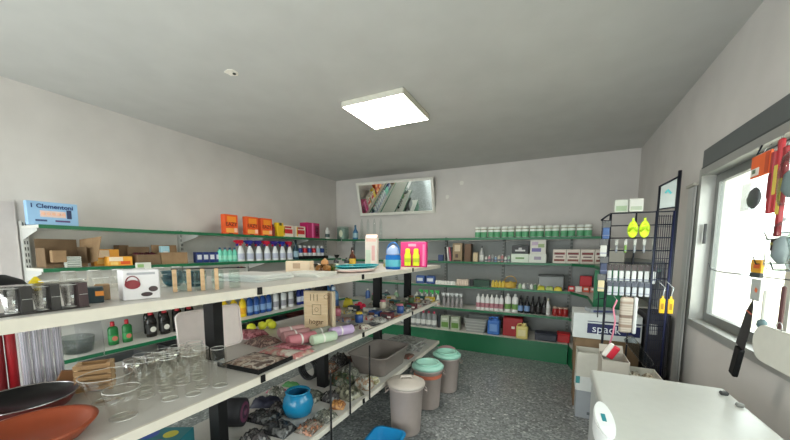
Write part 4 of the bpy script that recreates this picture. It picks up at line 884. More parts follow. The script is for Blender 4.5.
for k in range(5):
    x = 0.04+k*.165
    bk(x, '{} white box with maroon print from the left on the second back shelf'.format(ORD[k]), (.16, .10, .19), (214, 204, 192), y=5.03, group='white and maroon boxes', bands=[('print_strip', (120, 50, 50), (.1, .9, .62, .78)), ('print_strip', (130, 70, 60), (.1, .9, .15, .3)), ('print_strip', (90, 40, 44), (.2, .8, .42, .5))])
# third back shelf (z .95)
Z = .9521
for k, px_x in enumerate((-1.979, -1.804)):
    t = thing('nappy_pack', 'blue and white pack, %s one left on the third back shelf' % ['left', 'right'][k], 'pack', (px_x, 4.97, Z)); obj('body', rbox(B(), (0, 0, .065), (.15, .10, .13), .02, 3), M((60, 90, 150), .4), t); obj('print_panel', bb(B(), -.05, .05, -.0512, -.0501, .04, .09), M((220, 226, 232), .4), t)
q = lathe(B(), [(.026, 0), (.028, .005), (.028, .05), (.02, .06)], 12)
row(one('white_pot', q, M((226, 226, 220), .4), 'x', 'pot'), 7, (-1.691, 4.94, Z), (-1.444+.03, 4.94, Z), '{o} small white pot from the left on the third back shelf', 'small white pots')
q = lathe(B(), [(.024, 0), (.026, .005), (.026, .085), (.018, .095)], 12)
row(one('pale_pot', q, M((214, 196, 180), .4), 'x', 'pot'), 5, (-1.348, 4.94, Z), (-1.207, 4.94, Z), '{o} pale pink jar from the left beside the dark green box', 'pale pink jars')
for k in range(2): bk(-1.158+k*.028, 'thin dark box left of the dark green box, %s' % ['left one', 'right one'][k], (.025, .06, .10), (50, 52, 54), y=4.96)
bk(-0.984, 'dark green long box on the third back shelf', (.23, .12, .10), (24, 62, 44), y=4.97)
q = lathe(B(), [(.024, 0), (.026, .005), (.026, .07), (.012, .085), (.012, .10)], 12)
row(one('yellow_jar', q, M((206, 180, 70), .35), 'x', 'jar'), 4, (-0.819, 4.94, Z), (-0.676, 4.94, Z), '{o} yellow jar from the left beside the dark green box', 'yellow jars')
t = thing('wicker_basket', 'small yellow brown basket on the third back shelf', 'basket', (-0.58, 4.97, Z))
obj('body', lathe(B(), [(.07, 0), (.08, .01), (.09, .08), (.086, .08), (.07, .012), (.001, .011)], 20, cap1=False), M((196, 160, 70), .7), t); obj('handle', tube(B(), [(.085*math.cos(a*PI/10), 0, .08+.09*math.sin(a*PI/10)) for a in range(11)], .006), M((190, 150, 66), .7), t)
for k in range(3):
    q = lathe(B(), [(.005, 0), (.026, .01), (.03, .03), (.02, .052), (.004, .056)], 12); one('yellow_ball', q, M((214, 190, 90), .5), 'yellow ball in the small basket, %s' % ['left', 'middle', 'right'][k], 'ball', (t.location.x-.032+k*.032, 4.97+(.03 if k == 1 else -.03), Z+.0125+(.025 if k == 1 else .005)))
mix = [('pale green', (160, 190, 150)), ('white', (216, 218, 214)), ('grey', (120, 124, 124)), ('white', (222, 222, 218)), ('green', (90, 130, 90)), ('pale yellow', (206, 200, 140))]
for k, (nm, c) in enumerate(mix):
    bottle('small_bottle', '%s small bottle, %s from the left between basket and glass box' % (nm, ORD[k]), 'bottle', .08, .022, M(c, .4), M((200, 200, 196), .4), flat=.9, loc=(-0.442+k*.05, 4.93, Z))
t = thing('glass_case', 'grey translucent plastic case on the third back shelf', 'case', (-0.068+.02, 5.05, Z))
obj('body', rbox(B(), (0, 0, .095), (.32, .20, .19), .01, 2), M((110, 114, 112), .3), t); obj('lid', rbox(B(), (0, 0, .198), (.33, .21, .015), .005, 1), M((86, 90, 90), .4), t)
for k, (nm, c) in enumerate((('yellow green', (196, 196, 60)), ('pale green', (170, 190, 110)), ('yellow', (214, 196, 60)))):
    packet('fruit_pack', '%s packet in front of the grey translucent case' % nm, (.10, .06, .06), M(c, .4), (-0.166+k*.105, 4.905, Z))
for k, (nm, c) in enumerate((('red', (190, 40, 44)), ('white', (220, 216, 208)), ('orange red', (206, 90, 60)), ('red white', (200, 130, 120)))):
    bk(0.202+k*.085, '%s small box right of the grey case, %s from the left' % (nm, ORD[k]), (.075, .07, .07), c, y=4.94, bands=[('print_panel', (226, 216, 206), (.2, .8, .4, .8))])
for k, (nm, c) in enumerate((('red', (196, 34, 44)), ('grey', (130, 134, 134)))):
    bk(0.268+.11+k*.16, '%s tilted carton behind the small red boxes' % nm, (.14, .09, .20), c, y=5.12)
# fourth back shelf (z .60)
Z = .6021
GRNH = M((40, 170, 70), .35)
row(trigger('trigger_spray', 'x', .25, .030, M((214, 220, 214), .35), GRNH, M((226, 230, 226), .4), (0, 0, 0), 0, None, M((206, 120, 110), .4)), 4, (-1.948, 4.94, Z), (-1.671, 4.94, Z), '{o} white spray bottle with green head from the left, fourth back shelf', 'green-headed sprays')
row(trigger('clear_spray', 'x', .22, .026, M((150, 146, 146), .2), M((216, 220, 220), .35), M((190, 194, 194), .4), (0, 0, 0), 0, None), 5, (-1.571, 4.95, Z), (-1.295, 4.95, Z), '{o} grey clear spray bottle from the left, fourth back shelf', 'clear spray bottles')
WB = M((224, 224, 222), .35)
row(bottle('white_bottle', 'x', 'bottle', .235, .032, WB, WB, M((176, 120, 130), .45), shape='tall', flat=.8), 6, (-1.032, 4.95, Z), (-0.694, 4.95, Z), '{o} white bottle with pink label from the left, fourth back shelf', 'white bottles, pink labels')
row(bottle('white_bottle', 'x', 'bottle', .265, .044, WB, WB, M((110, 150, 80), .45), shape='tall', flat=.8), 2, (-0.602, 4.95, Z), (-0.512+.01, 4.95, Z), '{o} of two larger white bottles with green label, fourth back shelf', 'white bottles, green labels')
row(bottle('black_bottle', 'x', 'bottle', .25, .038, M((22, 22, 26), .25), M((30, 30, 32), .4), M((120, 150, 190), .45), shape='neck', flat=.9), 2, (-0.437+.01, 4.95, Z), (-0.349+.01, 4.95, Z), '{o} of two black bottles with blue label, fourth back shelf', 'black bottles, blue labels')
row(bottle('black_bottle', 'x', 'bottle', .25, .036, M((20, 20, 22), .25), M((28, 28, 30), .4), M((44, 40, 40), .45), shape='neck', flat=.9), 3, (-0.27+.005, 4.95, Z), (-0.27+.155, 4.95, Z), '{o} plain black bottle from the left, fourth back shelf', 'plain black bottles')
bottle('white_bottle', 'single white bottle right of the black bottles', 'bottle', .23, .034, WB, M((190, 186, 160), .4), M((200, 200, 196), .4), shape='neck', flat=.9, loc=(-0.07, 4.95, Z))
t0 = thing('red_jar', 'x', 'jar'); obj('body', lathe(B(), [(.035, 0), (.038, .005), (.038, .09), (.03, .1)], 16), M((150, 36, 36), .3), t0); obj('lid', lathe(B(), [(.033, .1005), (.033, .118), (.03, .12)], 16), M((196, 170, 150), .4), t0)
row(t0, 3, (0.025, 4.95, Z), (0.147, 4.95, Z), '{o} red jar from the left on the fourth back shelf', 'red jars')
for k in range(6):
    row_c = [(60, 90, 140), (180, 180, 176), (70, 70, 74), (120, 150, 120), (170, 90, 90), (200, 200, 190)][k]
    bottle('jar', '%s jar from the left at the far left of the fourth back shelf' % ORD[k], 'jar', .20, .045, M(row_c, .35), M((200, 200, 196), .4), flat=.9, loc=(-3.0+k*.19, 4.97, Z))
# bottom back shelf (z .27)
Z = .2721
row(bottle('pink_cap_bottle', 'x', 'bottle', .25, .045, M((130, 134, 134), .35), M((190, 60, 90), .4), M((214, 214, 210), .4), shape='tall', flat=.8), 7, (-2.246, 4.85, Z), (-1.699, 4.85, Z), '{o} grey bottle with pink cap from the left on the bottom back shelf', 'pink-capped bottles')
bottle('dark_bottle', 'slim dark bottle right of the pink-capped bottles', 'bottle', .25, .03, M((50, 54, 60), .3), M((60, 60, 64), .4), flat=.9, loc=(-1.615+.01, 4.85, Z))
for k, px_x in enumerate((-1.516+.01, -1.355+.01)):
    bk(px_x, 'white carton with green label, %s of two on the bottom back shelf' % ['left', 'right'][k], (.135, .10, .20), (176, 186, 164), y=4.85, bands=[('print_panel', (96, 136, 60), (.1, .9, .15, .55)), ('print_strip', (210, 214, 200), (.2, .8, .7, .85))])
t = thing('laundry_basket', 'grey woven plastic basket on the bottom back shelf', 'basket', (-1.037, 4.92, Z))
q = B()
lv = [(rrect(.27, .24, .03), 0), (rrect(.28, .25, .035), .01), (rrect(.345, .30, .04), .20), (rrect(.36, .315, .045), .202), (rrect(.36, .315, .045), .212), (rrect(.335, .29, .04), .211), (rrect(.265, .235, .03), .012)]
rs = [[q.verts.new((x, y, z)) for x, y in p_] for p_, z in lv]
for a, c2 in zip(rs, rs[1:]):
    n = len(a)
    for i in range(n): q.faces.new((a[i], a[(i+1) % n], c2[(i+1) % n], c2[i]))
q.faces.new(rs[0][::-1]); q.faces.new(rs[-1]); obj('body', q, M((156, 158, 155), .6), t)
for k in range(4):
    p_ = rrect(.29+k*.016, .26+k*.0135, .036); obj('weave_band', tube(B(), [(x, y, .035+k*.045) for x, y in p_], .004, 5, True), M((200, 200, 196), .6), t)
jug('blue plastic jug with dark base on the bottom back shelf', (.17, .13, .26), M((60, 110, 184), .3), M((70, 120, 190), .4), (-0.769, 4.84, Z), 0, M((110, 150, 206), .4))
bk(-0.526+.015, 'large red metal box with small white label', (.26, .16, .26), (150, 18, 26), y=4.90, bands=[('print_label', (226, 216, 206), (.45, .62, .42, .55))])
jug('pale yellow plastic jug in front of the red metal box', (.155, .09, .215), M((214, 198, 120), .35), M((220, 206, 140), .4), (-0.386+.01, 4.765, Z), 0, M((226, 214, 160), .4))
t = thing('plastic_tray', 'navy black plastic tray box on the bottom back shelf', 'tray', (-0.076, 4.84, Z))
q = B(); rbox(q, (0, 0, .045), (.27, .16, .09), .01, 2); obj('body', q, M((24, 28, 44), .4), t); obj('rim', rbox(B(), (0, 0, .10), (.285, .175, .018), .006, 1), M((30, 34, 52), .4), t)
t = thing('plastic_tray', 'red plastic box beside the navy black tray', 'box', (0.149-.01, 4.86, Z)); obj('body', rbox(B(), (0, 0, .05), (.15, .14, .10), .01, 2), M((170, 22, 26), .4), t); obj('rim', rbox(B(), (0, 0, .112), (.158, .148, .02), .006, 1), M((184, 26, 30), .4), t)
# corner shelf goods (right unit)
Z = .9521
bottle('green_bottle', 'lime green bottle on the right corner shelf', 'bottle', .20, .04, M((150, 190, 60), .35), M((220, 220, 60), .4), M((206, 214, 160), .4), loc=(.50, 4.30, Z), rz=-.3)
for k, y in enumerate((4.12, 4.00)): packet('white_packet', 'white plastic packet standing on the right corner shelf, %s' % ['rear one', 'front one'][k], (.10, .10, .20), M((206, 210, 206), .4), (.48-.03*k, y, Z), .2)
for k, (z, c, nm) in enumerate(((.6021, (150, 120, 90), 'brown'), (.2721, (60, 70, 60), 'dark green'), (1.3221, (180, 176, 166), 'pale'))):
    carton('product_box', '%s box on the shelves of the right corner unit' % nm, (.16, .2, .2), M(c, .5), (.56, 4.25, z), .1, 'box')

# ================================================================ wire rack with hanging goods
def wire(parent, name, pts, r=.004, m=DARKWIRE): return obj(name, tube(B(), pts, r, 6), m, parent)
RY = 3.20
t = rack = thing('wire_rack', 'dark wire display rack with a tall sign frame by the right wall', 'display rack')
wire(t, 'upright', [(.80, RY, .0), (.805, RY, 2.10)], .012)
wire(t, 'upright', [(.385, RY, .0), (.385, RY, 1.80)], .009)
wire(t, 'upright', [(.56, RY+.02, .0), (.56, RY+.02, 1.80)], .006)
wire(t, 'upright', [(.695, RY+.02, .0), (.695, RY+.02, 2.00)], .008)
wire(t, 'sign_frame', [(.695, RY+.02, 1.995), (.80, RY, 2.055)], .008); wire(t, 'sign_frame', [(.695, RY+.02, 1.82), (.80, RY, 1.83)], .006)
q = B(); vs = [(.703, 1.825), (.792, 1.833), (.792, 2.045), (.703, 1.993)]
a_ = [q.verts.new((x, RY+.02-(x-.695)/.105*.02-.001, z)) for x, z in vs]; c_ = [q.verts.new((x, RY+.02-(x-.695)/.105*.02+.002, z)) for x, z in vs]
q.faces.new(a_); q.faces.new(c_[::-1])
for i in range(4): q.faces.new((a_[i], a_[(i+1) % 4], c_[(i+1) % 4], c_[i]))
obj('sign_panel', q, M((180, 188, 186), .4), t)
q = B(); bx(q, (.752, RY+.004, 1.95), (.04, .001, .014), ry=.9); bx(q, (.735, RY+.006, 1.95), (.025, .001, .012), ry=-1.0); obj('sign_mark', q, M((90, 190, 196), .5), t)
for z in (1.80, 1.70, 1.60, 1.50, 1.40, 1.28, .9): wire(t, 'crossbar', [(.385, RY, z), (.80, RY, z+.0)], .005)
wire(t, 'side_bar', [(.385, RY, 1.80), (.345, RY-.12, 1.77), (.31, RY-.10, 1.74)], .007)
for x in (.32, .36): wire(t, 'side_bar', [(x, RY-.10, 1.74), (x+.01, RY-.09, .95)], .004)
for z in (1.74, 1.52, 1.30, 1.10): wire(t, 'side_bar', [(.31, RY-.10, z), (.385, RY, z)], .004)
# side grid facing the aisle
q = B()
for k in range(9): tube(q, [(.80-k*.0, RY-.02-k*.05, .06), (.80, RY-.02-k*.05, 1.78)], .003, 4)
sg = thing('wire_grid_panel', 'dark blue grid panel standing between rack and grey shade strip', 'grid panel', (0, 0, 0)); q.free()
for k in range(8): wire(sg, 'vertical_wire', [(.675+k*.0145, RY-.075+k*.006, .03), (.675+k*.0145, RY-.075+k*.006, 1.77)], .0022, M((40, 44, 66), .4, .4))
for k in range(22): wire(sg, 'horizontal_wire', [(.675, RY-.082, .08+k*.08), (.78, RY-.038, .08+k*.08)], .0022, M((40, 44, 66), .4, .4))
wire(sg, 'frame_tube', [(.785, RY-.03, 0), (.785, RY-.03, 1.80)], .008, M((38, 42, 78), .4, .4)); wire(sg, 'frame_tube', [(.665, RY-.09, 0), (.665, RY-.09, 1.80)], .006, M((38, 42, 60), .4, .4))
# boxes atop rack
carton('white_pack', 'white paper pack on top of the wire rack, left one', (.09, .05, .10), M((196, 200, 190), .5), (.45, RY, 1.8055), 0, 'pack', bands=[('print_panel', (150, 170, 140), (.1, .9, .1, .5))])
carton('white_pack', 'white paper pack on top of the wire rack, right one', (.09, .05, .10), M((206, 206, 200), .5), (.55-.005, RY-.018, 1.8055), 0, 'pack', bands=[('print_panel', (170, 180, 160), (.1, .9, .1, .4))])
NEON = M((206, 240, 20), .4)
for k, x in enumerate((.528, .603)):
    t = thing('neon_pad', 'neon yellow oval hanging pad, %s of the pair on the rack' % ['left', 'right'][k], 'hanging pad', (x, RY-.05, 1.60), .05, 'neon yellow pads')
    q = prism(B(), [(.034*math.cos(a*PI/10)*(1-.08*math.sin(a*PI/10)), .066*math.sin(a*PI/10)) for a in range(20)], 0, .022); xf(q, Matrix.Translation((0, 0, .066)) @ Matrix.Rotation(PI/2, 4, 'X')); bmesh.ops.bevel(q, geom=q.edges[:], offset=.004, segments=1, affect='EDGES'); obj('sole', q, NEON, t)
    obj('strap', tube(B(), [(-.026, -.022, .05), (-.01, -.04, .075), (.01, -.04, .075), (.026, -.022, .05)], .008), M((176, 214, 30), .45), t)
    obj('hook_tab', bx(B(), (0, -.008, .138), (.014, .008, .03)), NEON, t)
    obj('ridge', lathe(B(), [(.012, 0), (.009, .004)], 12, 1, 1, c=(0, 0, 0)), NEON, t).location = (0, -.026, .10)
    wire(t, 'hook', [(0, -.015, .15), (0, .05, .165)], .002, STEEL)
def hang(label, x, z, body, card, y=RY-.06, w=.03, h=.11, name='hanging_brush', cat='brush', grp=None):
    t = thing(name, label, cat, (x, y, z-h-.05), 0, grp)
    obj('handle', rbox(B(), (0, 0, h*.45), (w, .016, h*.9), .006, 2), body, t)
    obj('head_card', bb(B(), -w*.62, w*.62, -.003, .003, h*.9+.0005, h+.04), card, t)
    obj('grip_band', bb(B(), -w*.52, w*.52, -.0095, .0095, h*.25, h*.32), M((120, 126, 150), .5), t)
    wire(t, 'hook', [(0, -.02, h+.03), (0, -.0, h+.036), (0, -y+RY-.004, h+.045)], .002, STEEL)
    return t
for k in range(8): hang('%s white item with dark card top from the left on the middle rack bar' % ORD[k], .395+k*.041, 1.40, M((206, 208, 206), .4), M((70, 60, 60), .5), grp='white carded items')
for k in range(7): hang('%s grey brush from the left in the lower row on the rack' % ORD[k], .40+k*.041, 1.27, M((190, 194, 198), .4), M((80, 84, 96), .5), y=RY-.09, h=.08, grp='grey brushes')
for k, (nm, c) in enumerate((('blue', (60, 90, 140)), ('pale', (196, 196, 190)), ('navy', (50, 60, 90)), ('beige', (206, 190, 150)))):
    hang('%s hanging pack on the left side of the rack, %s from the top' % (nm, ORD[k]), .345-.01*(k % 2), 1.74-k*.14, M(c, .4), M((90, 90, 90), .5), y=RY-.13, w=.045, h=.10, name='hanging_pack', cat='hanging pack')
for k in range(5): hang('%s slim grey tool from the left hanging on the upper rack bar' % ORD[k], .43+k*.06, 1.60, M((130, 134, 136) if k != 1 else (110, 150, 60), .4), M((170, 170, 164), .5), w=.016, h=.07, name='hanging_tool', cat='tool', grp='slim tools')
for k, (x) in enumerate((.735, .785)):
    t = thing('yellow_brush', 'yellow hanging brush with grey loop, %s of the pair' % ['left', 'right'][k], 'brush', (x-.01, RY-.17, 1.035), 0, 'yellow brushes')
    obj('body', rbox(B(), (0, 0, .055), (.032, .02, .11), .005, 2), M((240, 190, 30), .4), t); obj('slot', bb(B(), -.008, .008, -.0115, -.0102, .03, .075), M((176, 130, 20), .5), t)
    obj('neck', bx(B(), (0, 0, .12), (.012, .01, .02)), M((236, 196, 60), .4), t)
    wire(t, 'loop', [(0, 0, .128), (.014, .02, .19), (-.004, .08, .22), (-.004, .17, .24)], .004, M((170, 174, 176), .4))
# pink long handled brush
t = thing('dish_brush', 'pink long-handled brush with red and white head hanging from the rack', 'brush', (.40, RY-.25, .66), 0)
wire(t, 'handle', [(.005, .0, .12), (.022, .0, .2), (.03, .0, .30), (.012, .0, .40), (.035, .02, .46)], .006, M((214, 130, 150), .4))
wire(t, 'hook', [(.035, .02, .46), (.03, .12, .475), (.02, .25, .48)], .003, STEEL)
q = B(); rbox(q, (0, 0, .06), (.055, .035, .11), .012, 2); obj('head', q, M((206, 40, 60), .4), t).rotation_euler = (0, .5, 0)
q = B(); rbox(q, (-.038, -.006, .06), (.035, .03, .12), .008, 1); obj('bristles', q, M((226, 220, 212), .7), t).rotation_euler = (0, .5, 0)
# striped roll and clear tube
t = thing('striped_roll', 'brown and cream striped roll hanging below the rack bar', 'roll', (.51, RY-.16, .86), 0)
obj('cloth', rbox(B(), (0, 0, .14), (.085, .05, .28), .018, 3), ramp_mat('striped_cloth', [(.35, (150, 128, 112)), (.5, (196, 186, 172)), (.65, (128, 108, 96))], 3, 0, .7, stretch=(.2, .2, 9)), t)
obj('paper_sleeve', rbox(B(), (.056, .0, .14), (.024, .05, .285), .008, 2), M((206, 206, 204), .5), t)
wire(t, 'hook', [(0, 0, .282), (0, .15, .30)], .003, STEEL)
q = lathe(B(), [(.03, 0), (.036, .02), (.036, .22), (.03, .24)], 16); xf(q, Matrix.Translation((-.06, 0, .30)) @ Matrix.Rotation(2.5, 4, 'Y') )
one('plastic_tube', q, clear((206, 212, 216), .4, .15), 'clear plastic wrapped tube leaning over the white tub', 'tube', (.575, 2.93, .545))

# cartons around the rack
WC = M((206, 208, 204), .55)
carton('shipping_box', 'large brown carton at the bottom of the pile behind the rack', (.50, .34, .34), DCARD, (.46, 3.64, .001), 0, 'box')
carton('shipping_box', 'second brown carton of the pile under the printed white box', (.50, .34, .34), DCARD, (.45, 3.64, .3415), 0, 'box')
t = carton('printed_box', 'large white box with navy band printed spack behind the rack', (.53, .36, .235), M((206, 210, 208), .45), (.44, 3.64, .6820), 0, 'box', bands=[('navy_band', (28, 34, 84), (.22, .98, .22, .62)), ('navy_line', (40, 46, 90), (.22, .98, .68, .71))], text='spack', tcol=(222, 226, 230), tsize=.10, tz=.41)
carton('packet', 'grey packet lying on the printed white box', (.22, .14, .035), M((150, 156, 160), .5), (.40, 3.60, .9180), .3, 'pack', bands=[('print_strip', (60, 70, 110), (.1, .9, .2, .7))])
carton('storage_box', 'grey plastic box on the floor at the pile front', (.26, .20, .25), M((150, 154, 158), .5), (.35, 3.345, .001), 0, 'box', bands=[('print_mark', (90, 94, 98), (.35, .5, .15, .25))])
t = carton('storage_box', 'flat white box with teal edge on the grey plastic box', (.27, .20, .13), WC, (.345, 3.345, .2515), 0, 'box', bands=[('edge_strip', (60, 140, 140), (0, .12, .5, 1))])
open_carton('open white carton with black print on the flat white box', (.26, .20, .22), M((196, 192, 180), .6), (.34, 3.345, .382), 0, (0, 0, 1, 0), angs=(1.1, -.5, .7, .9))
open_carton('open brown lined carton leaning above the white carton', (.16, .13, .10), DCARD, (.25, 3.52-.085, .62), .2, (0, 0, 0, 0)) if False else None
for k, (h_, c, nm) in enumerate(((.5, (44, 44, 48), 'lower'), (.45, (60, 58, 62), 'upper'))):
    carton('shipping_box', '%s dark grey carton of the stack in the corner behind the grid panel' % nm, (.17, .32, h_), M(c, .6), (.815, 3.64, .001+k*.5005), 0, 'box', bands=[('print_label', (200, 200, 196), (.1, .5, .6, .8))])
# near boxes in front of the rack
for k, (x, h2) in enumerate(((.43, .50), (.62, .50))):
    carton('shipping_box', 'plain carton under the %s tub behind the freezer' % ['left grey', 'right white'][k], (.17, .24, h2), DCARD, (x, 2.93-.02, .001), 0, 'box')
open_carton('open grey beige carton behind the freezer corner', (.17, .24, .19), M((176, 168, 156), .6), (.43, 2.91, .5015), 0, (0, 1, 0, 0), angs=(1, -.7, 1, 1))
packet('black_bag', 'black bag inside the open grey beige carton', (.11, .12, .14), BLACKM, (.44, 2.90, .508))
t = open_carton('low white carton with brown paper contents behind the freezer', (.18, .22, .10), M((206, 202, 190), .6), (.62, 2.91, .5015), 0, (0, 0, 0, 0))
for k in range(4): packet('paper_packet', 'brown crumpled packet in the low white carton, %s' % ['front left', 'front right', 'rear left', 'rear right'][k], (.07, .08, .08), pattern(((170, 150, 120), (206, 196, 176), (120, 100, 76)), 30, .6), (.582+.078*(k % 2), 2.86+.095*(k//2), .508), .1)

# added grey strip standing in for shading on the wall beside the window
t = thing('wall_shade_strip', 'tall narrow grey strip standing in for wall shading left of the window', 'shade strip', (.905, 0, .0), 0)
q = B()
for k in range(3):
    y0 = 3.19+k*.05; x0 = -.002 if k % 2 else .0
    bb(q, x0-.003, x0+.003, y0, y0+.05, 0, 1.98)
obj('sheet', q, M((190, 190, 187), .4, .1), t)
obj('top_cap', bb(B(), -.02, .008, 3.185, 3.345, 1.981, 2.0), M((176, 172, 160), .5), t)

# ================================================================ chest freezer
t = thing('chest_freezer', 'white chest freezer with closed lid in the right foreground', 'freezer', (.465, 1.46, .001))
FW, FL = .27, .54
FRZ = M((180, 179, 173), .3)
obj('cabinet', rbox(B(), (0, 0, .42), (FW*2-.015, FL*2-.015, .76), .02, 3), M((172, 174, 172), .35), t)
obj('lid', rbox(B(), (0, 0, .831), (FW*2, FL*2, .056), .014, 4), FRZ, t)
obj('gasket', bb(B(), -FW+.012, FW-.012, -FL+.012, FL-.012, .8002, .8028), M((90, 92, 92), .6), t)
q = prism(B(), [(.03*math.sin(a*PI/12)*(1 if a < 12 else 1), -.15*math.cos(a*PI/12)) if a <= 12 else (.03*math.sin(a*PI/12), -.15*math.cos(a*PI/12)) for a in range(24)], .8595, .866); xf(q, Matrix.Translation((-FW-.0005, -.05, 0))); prism(q, [(x, y) for x, y in [(-FW-.001, -.19)]+[(-FW-.001-.034*math.sin(a*PI/12), -.05-.15*math.cos(a*PI/12)) for a in range(1, 12)]+[(-FW-.001, .09)]], .795, .8594)
hd = obj('handle', q, M((230, 232, 230), .3), t)
q = B(); bx(q, (-FW-.004, -.05, .8668), (.014, .06, .0014)); obj('badge', q, M((30, 130, 140), .4), hd)
for x in (-.22, .22):
    for y in (-.48, .48): obj('foot', lathe(B(), [(.02, 0), (.022, .04)], 12, c=(x, y, 0)), BLACKM, t)
q = B(); lathe(q, [(.03, 0), (.034, .02), (.012, .03)], 14, 1, .6)
t = thing('rubber_plug', 'dark small plug lying on the freezer edge by the wall', 'plug', (.70, 1.90, .8605)); obj('body', rbox(B(), (0, 0, .008), (.03, .02, .016), .004, 1), M((60, 60, 60), .5), t); obj('pin', bx(B(), (.0, .014, .008), (.004, .01, .003)), STEEL, t)
t = thing('rubber_plug', 'grey small plug lying nearer on the freezer edge', 'plug', (.708, 1.78, .8605)); obj('body', rbox(B(), (0, 0, .008), (.026, .02, .016), .004, 1), M((130, 130, 126), .5), t); obj('pin', bx(B(), (.0, .014, .008), (.004, .01, .003)), STEEL, t)

# ================================================================ goods hanging in front of the window
t = thing('wire_hook_rack', 'thin wire hanging rack in front of the window', 'hook rack', (0, 0, 0))
HX = .83
for y in (1.10, 1.86): wire(t, 'upright', [(HX+.06, y, .90), (HX+.06, y, 2.10)], .004, DARKWIRE)
wire(t, 'crossbar', [(HX+.06, 1.05, 1.985), (HX+.06, 2.34, 1.985)], .004)
wire(t, 'crossbar', [(HX+.055, 1.05, 1.80), (HX+.055, 2.0, 1.80)], .003); wire(t, 'crossbar', [(HX+.055, 1.05, 1.58), (HX+.055, 2.10, 1.58)], .003)
wire(t, 'crossbar', [(HX+.055, 1.05, 1.385), (HX+.055, 2.62, 1.375)], .003)
wire(t, 'long_hook', [(HX+.055, 2.62, 1.375), (HX+.055, 2.74, 1.385), (HX+.06, 2.80, 1.42)], .0025)
for y in (1.05, ): wire(t, 'standoff', [(HX+.06, y, 1.985), (.93, y, 1.985)], .004)
wire(t, 'standoff', [(HX+.06, 2.34, 1.985), (.905-.001, 2.34, 2.03)], .004)
for k, (y, z) in enumerate(((2.05, 1.56), (2.12, 1.45), (1.98, 1.43))): wire(t, 'prong', [(HX+.055, y-.2, z), (HX-.0, y-.03, z-.01), (HX-.0, y, z+.025)], .0025)
def sp(name, label, cat, y, z, parts, rz=FX+PI, x=HX):   # front faces the room
    t = thing(name, label, cat, (x, y, z), -FX)
    for nm, bm_, m_ in parts: obj(nm, bm_, m_, t)
    return t
# local frame: x runs along -y_world after rz=-pi/2, front is local -y -> world -x
sp('hanging_pack', 'orange and white carded pack hanging in front of the window', 'hanging pack', 2.13, 1.845, [
    ('card', bx(B(), (0, 0, .05), (.16, .012, .10), ry=-.0), M((226, 96, 34), .45)), ('print_panel', bx(B(), (-.04, -.0072, .025), (.07, .001, .035)), M((226, 222, 212), .5)), ('print_mark', bx(B(), (-.045, -.0085, .028), (.025, .001, .018)), M((90, 110, 80), .5)),
    ('side_print', bx(B(), (.055, -.0072, .05), (.03, .001, .09)), M((190, 70, 30), .5)), ('hook', tube(B(), [(0, 0, .10), (0, .01, .125), (0, .025, .14)], .002), STEEL)])
sp('grey_pack', 'dark grey lumpy item in clear wrap under the orange pack', 'hanging pack', 2.17, 1.70, [
    ('item', lathe(B(), [(.01, 0), (.035, .02), (.045, .05), (.03, .085), (.01, .10)], 14, 1.3, .35), M((60, 62, 66), .5)), ('wrap', bx(B(), (0, 0, .06), (.15, .035, .13)), clear((226, 228, 228), .15)), ('hook', tube(B(), [(0, 0, .125), (0, .02, .14)], .002), STEEL)])
for k, (y, c, nm, l, z0) in enumerate(((1.985, (150, 26, 34), 'dark red long handle', .26, 1.66), (1.945, (176, 30, 40), 'bright red long handle', .30, 1.66), (1.905, (206, 176, 60), 'yellow labelled red handle', .36, 1.56))):
    sp('long_tool', '%s tool hanging in front of the window' % nm, 'tool', y, z0, [('handle', rbox(B(), (0, 0, l/2), (.026, .018, l), .006, 2), M(c if k < 2 else (150, 26, 34), .4)), ('label', bx(B(), (0, -.0098, l*.45), (.024, .001, l*.4)), M((214, 190, 80) if k != 0 else (120, 20, 30), .5)), ('eye', tube(B(), [(.008*math.cos(a*PI/6), 0, l+.008+.008*math.sin(a*PI/6)) for a in range(12)], .002, 5, True), STEEL)], x=HX-.02)
sp('dark_red_pack', 'dark red block label under the yellow labelled handle', 'label', 1.90, 1.50, [('block', rbox(B(), (0, 0, .025), (.05, .02, .05), .004, 1), M((70, 24, 26), .5)), ('print_strip', bx(B(), (0, -.0107, .03), (.04, .001, .01)), M((190, 170, 90), .5))], x=HX-.02)
bag = clear((216, 222, 222), .35, .12)
for k, (y, z, s_) in enumerate(((1.845, 1.68, (.12, .08, .22)), (1.86, 1.42, (.14, .09, .20)), (1.72, 1.42, (.13, .08, .22)), (1.74, 1.72, (.12, .08, .18)))):
    q = lathe(B(), [(.35, 0), (.5, .12), (.46, .35), (.52, .6), (.4, .85), (.12, 1)], 14); 
    for v in q.verts: v.co = Vector((v.co.x*s_[0]*R.uniform(.85, 1.1), v.co.y*s_[1]*R.uniform(.85, 1.1), v.co.z*s_[2]))
    sp('plastic_bag', 'clear plastic bag hanging at the right frame edge, %s' % ['upper left', 'lower left', 'lower right', 'upper right'][k], 'plastic bag', y, z, [('bag', q, bag), ('tie', lathe(B(), [(.008, s_[2]), (.008, s_[2]+.015)], 8), M((200, 202, 204), .4)), ('contents', lathe(B(), [(.01, .03), (.03, .06), (.025, .12), (.008, .14)], 12), M(((150, 160, 160), (176, 180, 182), (206, 210, 206), (80, 90, 130))[k], .4))], x=HX-.02)
sp('orange_pack', 'small yellow orange pack behind the knife tip', 'hanging pack', 2.10, 1.40, [('card', bx(B(), (0, 0, .03), (.09, .01, .06)), M((220, 160, 40), .45)), ('base_strip', bx(B(), (0, 0, -.012), (.09, .012, .022)), M((56, 60, 60), .5)), ('print_swirl', bx(B(), (.01, -.0062, .03), (.05, .001, .02)), M((206, 90, 40), .5))], x=HX+.01)
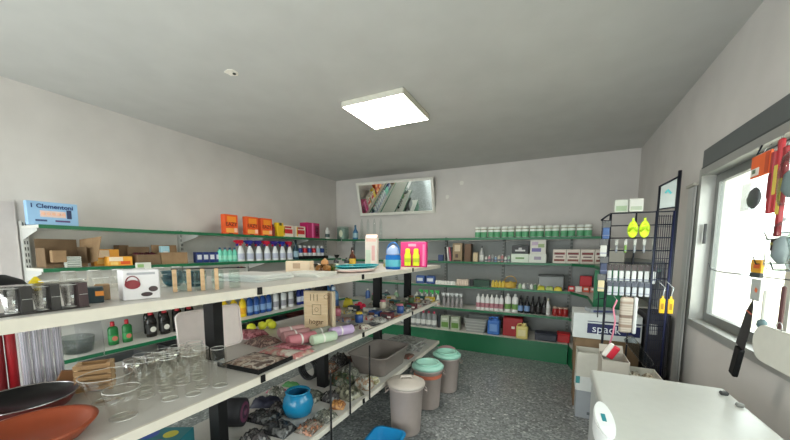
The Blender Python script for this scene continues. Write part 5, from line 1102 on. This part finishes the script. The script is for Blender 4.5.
sp('clear_blister', 'pale blister card with orange mark under the yellow orange pack', 'hanging pack', 2.09, 1.27, [('card', bx(B(), (0, 0, .05), (.08, .004, .10)), M((176, 180, 176), .5)), ('print_mark', bx(B(), (.01, -.0032, .05), (.02, .001, .018), ry=.5), M((226, 110, 60), .5))], x=HX+.01)
# kitchen knife
t = thing('kitchen_knife', 'large black kitchen knife pointing up with black handle', 'knife', (HX-.03, 2.105, .90), -FX); t.rotation_euler = (0, .26, -FX)
q = B(); prism(q, [(-.044, .152), (.036, .152), (.038, .28), (.016, .37), (.0, .40), (-.028, .33)], -.0012, .0012); xf(q, Matrix.Rotation(PI/2, 4, 'X')); obj('blade', q, M((16, 16, 17), .35), t)
obj('handle', rbox(B(), (.0, 0, .075), (.052, .022, .15), .006, 2), BLACKM, t)
obj('sleeve_card', bx(B(), (-.012, .006, .22), (.05, .003, .14)), M((40, 32, 30), .5), t)
obj('red_band', bx(B(), (.0, -.0035, .335), (.05, .002, .006)), M((196, 110, 90), .5), t)
sp('grey_brush', 'teal ended brush hanging in the window right of the knife', 'brush', 1.985, 1.19, [('handle', rbox(B(), (0, 0, .07), (.018, .012, .14), .005, 1), M((206, 206, 196), .4)), ('head', lathe(B(), [(.02, -.03), (.03, -.02), (.028, .0), (.012, .01)], 12, 1, .5), M((96, 120, 124), .5))])
sp('long_tool', 'slim dark brown handle hanging at the right frame edge', 'tool', 1.86, 1.16, [('handle', rbox(B(), (0, 0, .10), (.016, .014, .20), .005, 1), M((70, 34, 34), .5)), ('tip', lathe(B(), [(.004, -.05), (.006, 0)], 8), STEEL)])
# white oval board
t = thing('oval_board', 'white oval cutting board hanging below the window at the right frame edge', 'board', (HX-.02, 1.70, 1.035), -FX)
q = prism(B(), [(x*1.0, y*1.0) for x, y in rrect(.52, .155, .077, 10)], 0, .016); xf(q, Matrix.Rotation(PI/2, 4, 'X') ); xf(q, Matrix.Translation((0, 0, .078))); bmesh.ops.bevel(q, geom=[e for e in q.edges if e.calc_face_angle(0) > .8], offset=.004, segments=2, affect='EDGES'); obj('board', q, M((206, 204, 194), .45), t)
obj('hang_loop', tube(B(), [(-.1+.02*math.cos(a*PI/6), -.008, .165+.02*math.sin(a*PI/6)) for a in range(12)], .002, 5, True), STEEL, t)

o = one('leaning_board', bb(B(), -3.952, -3.938, 0, .11, 0, 1.87), M((196, 189, 187), .6), 'pale grey board leaning flat on the left wall before the shelf', 'board', (0, .92, 0))
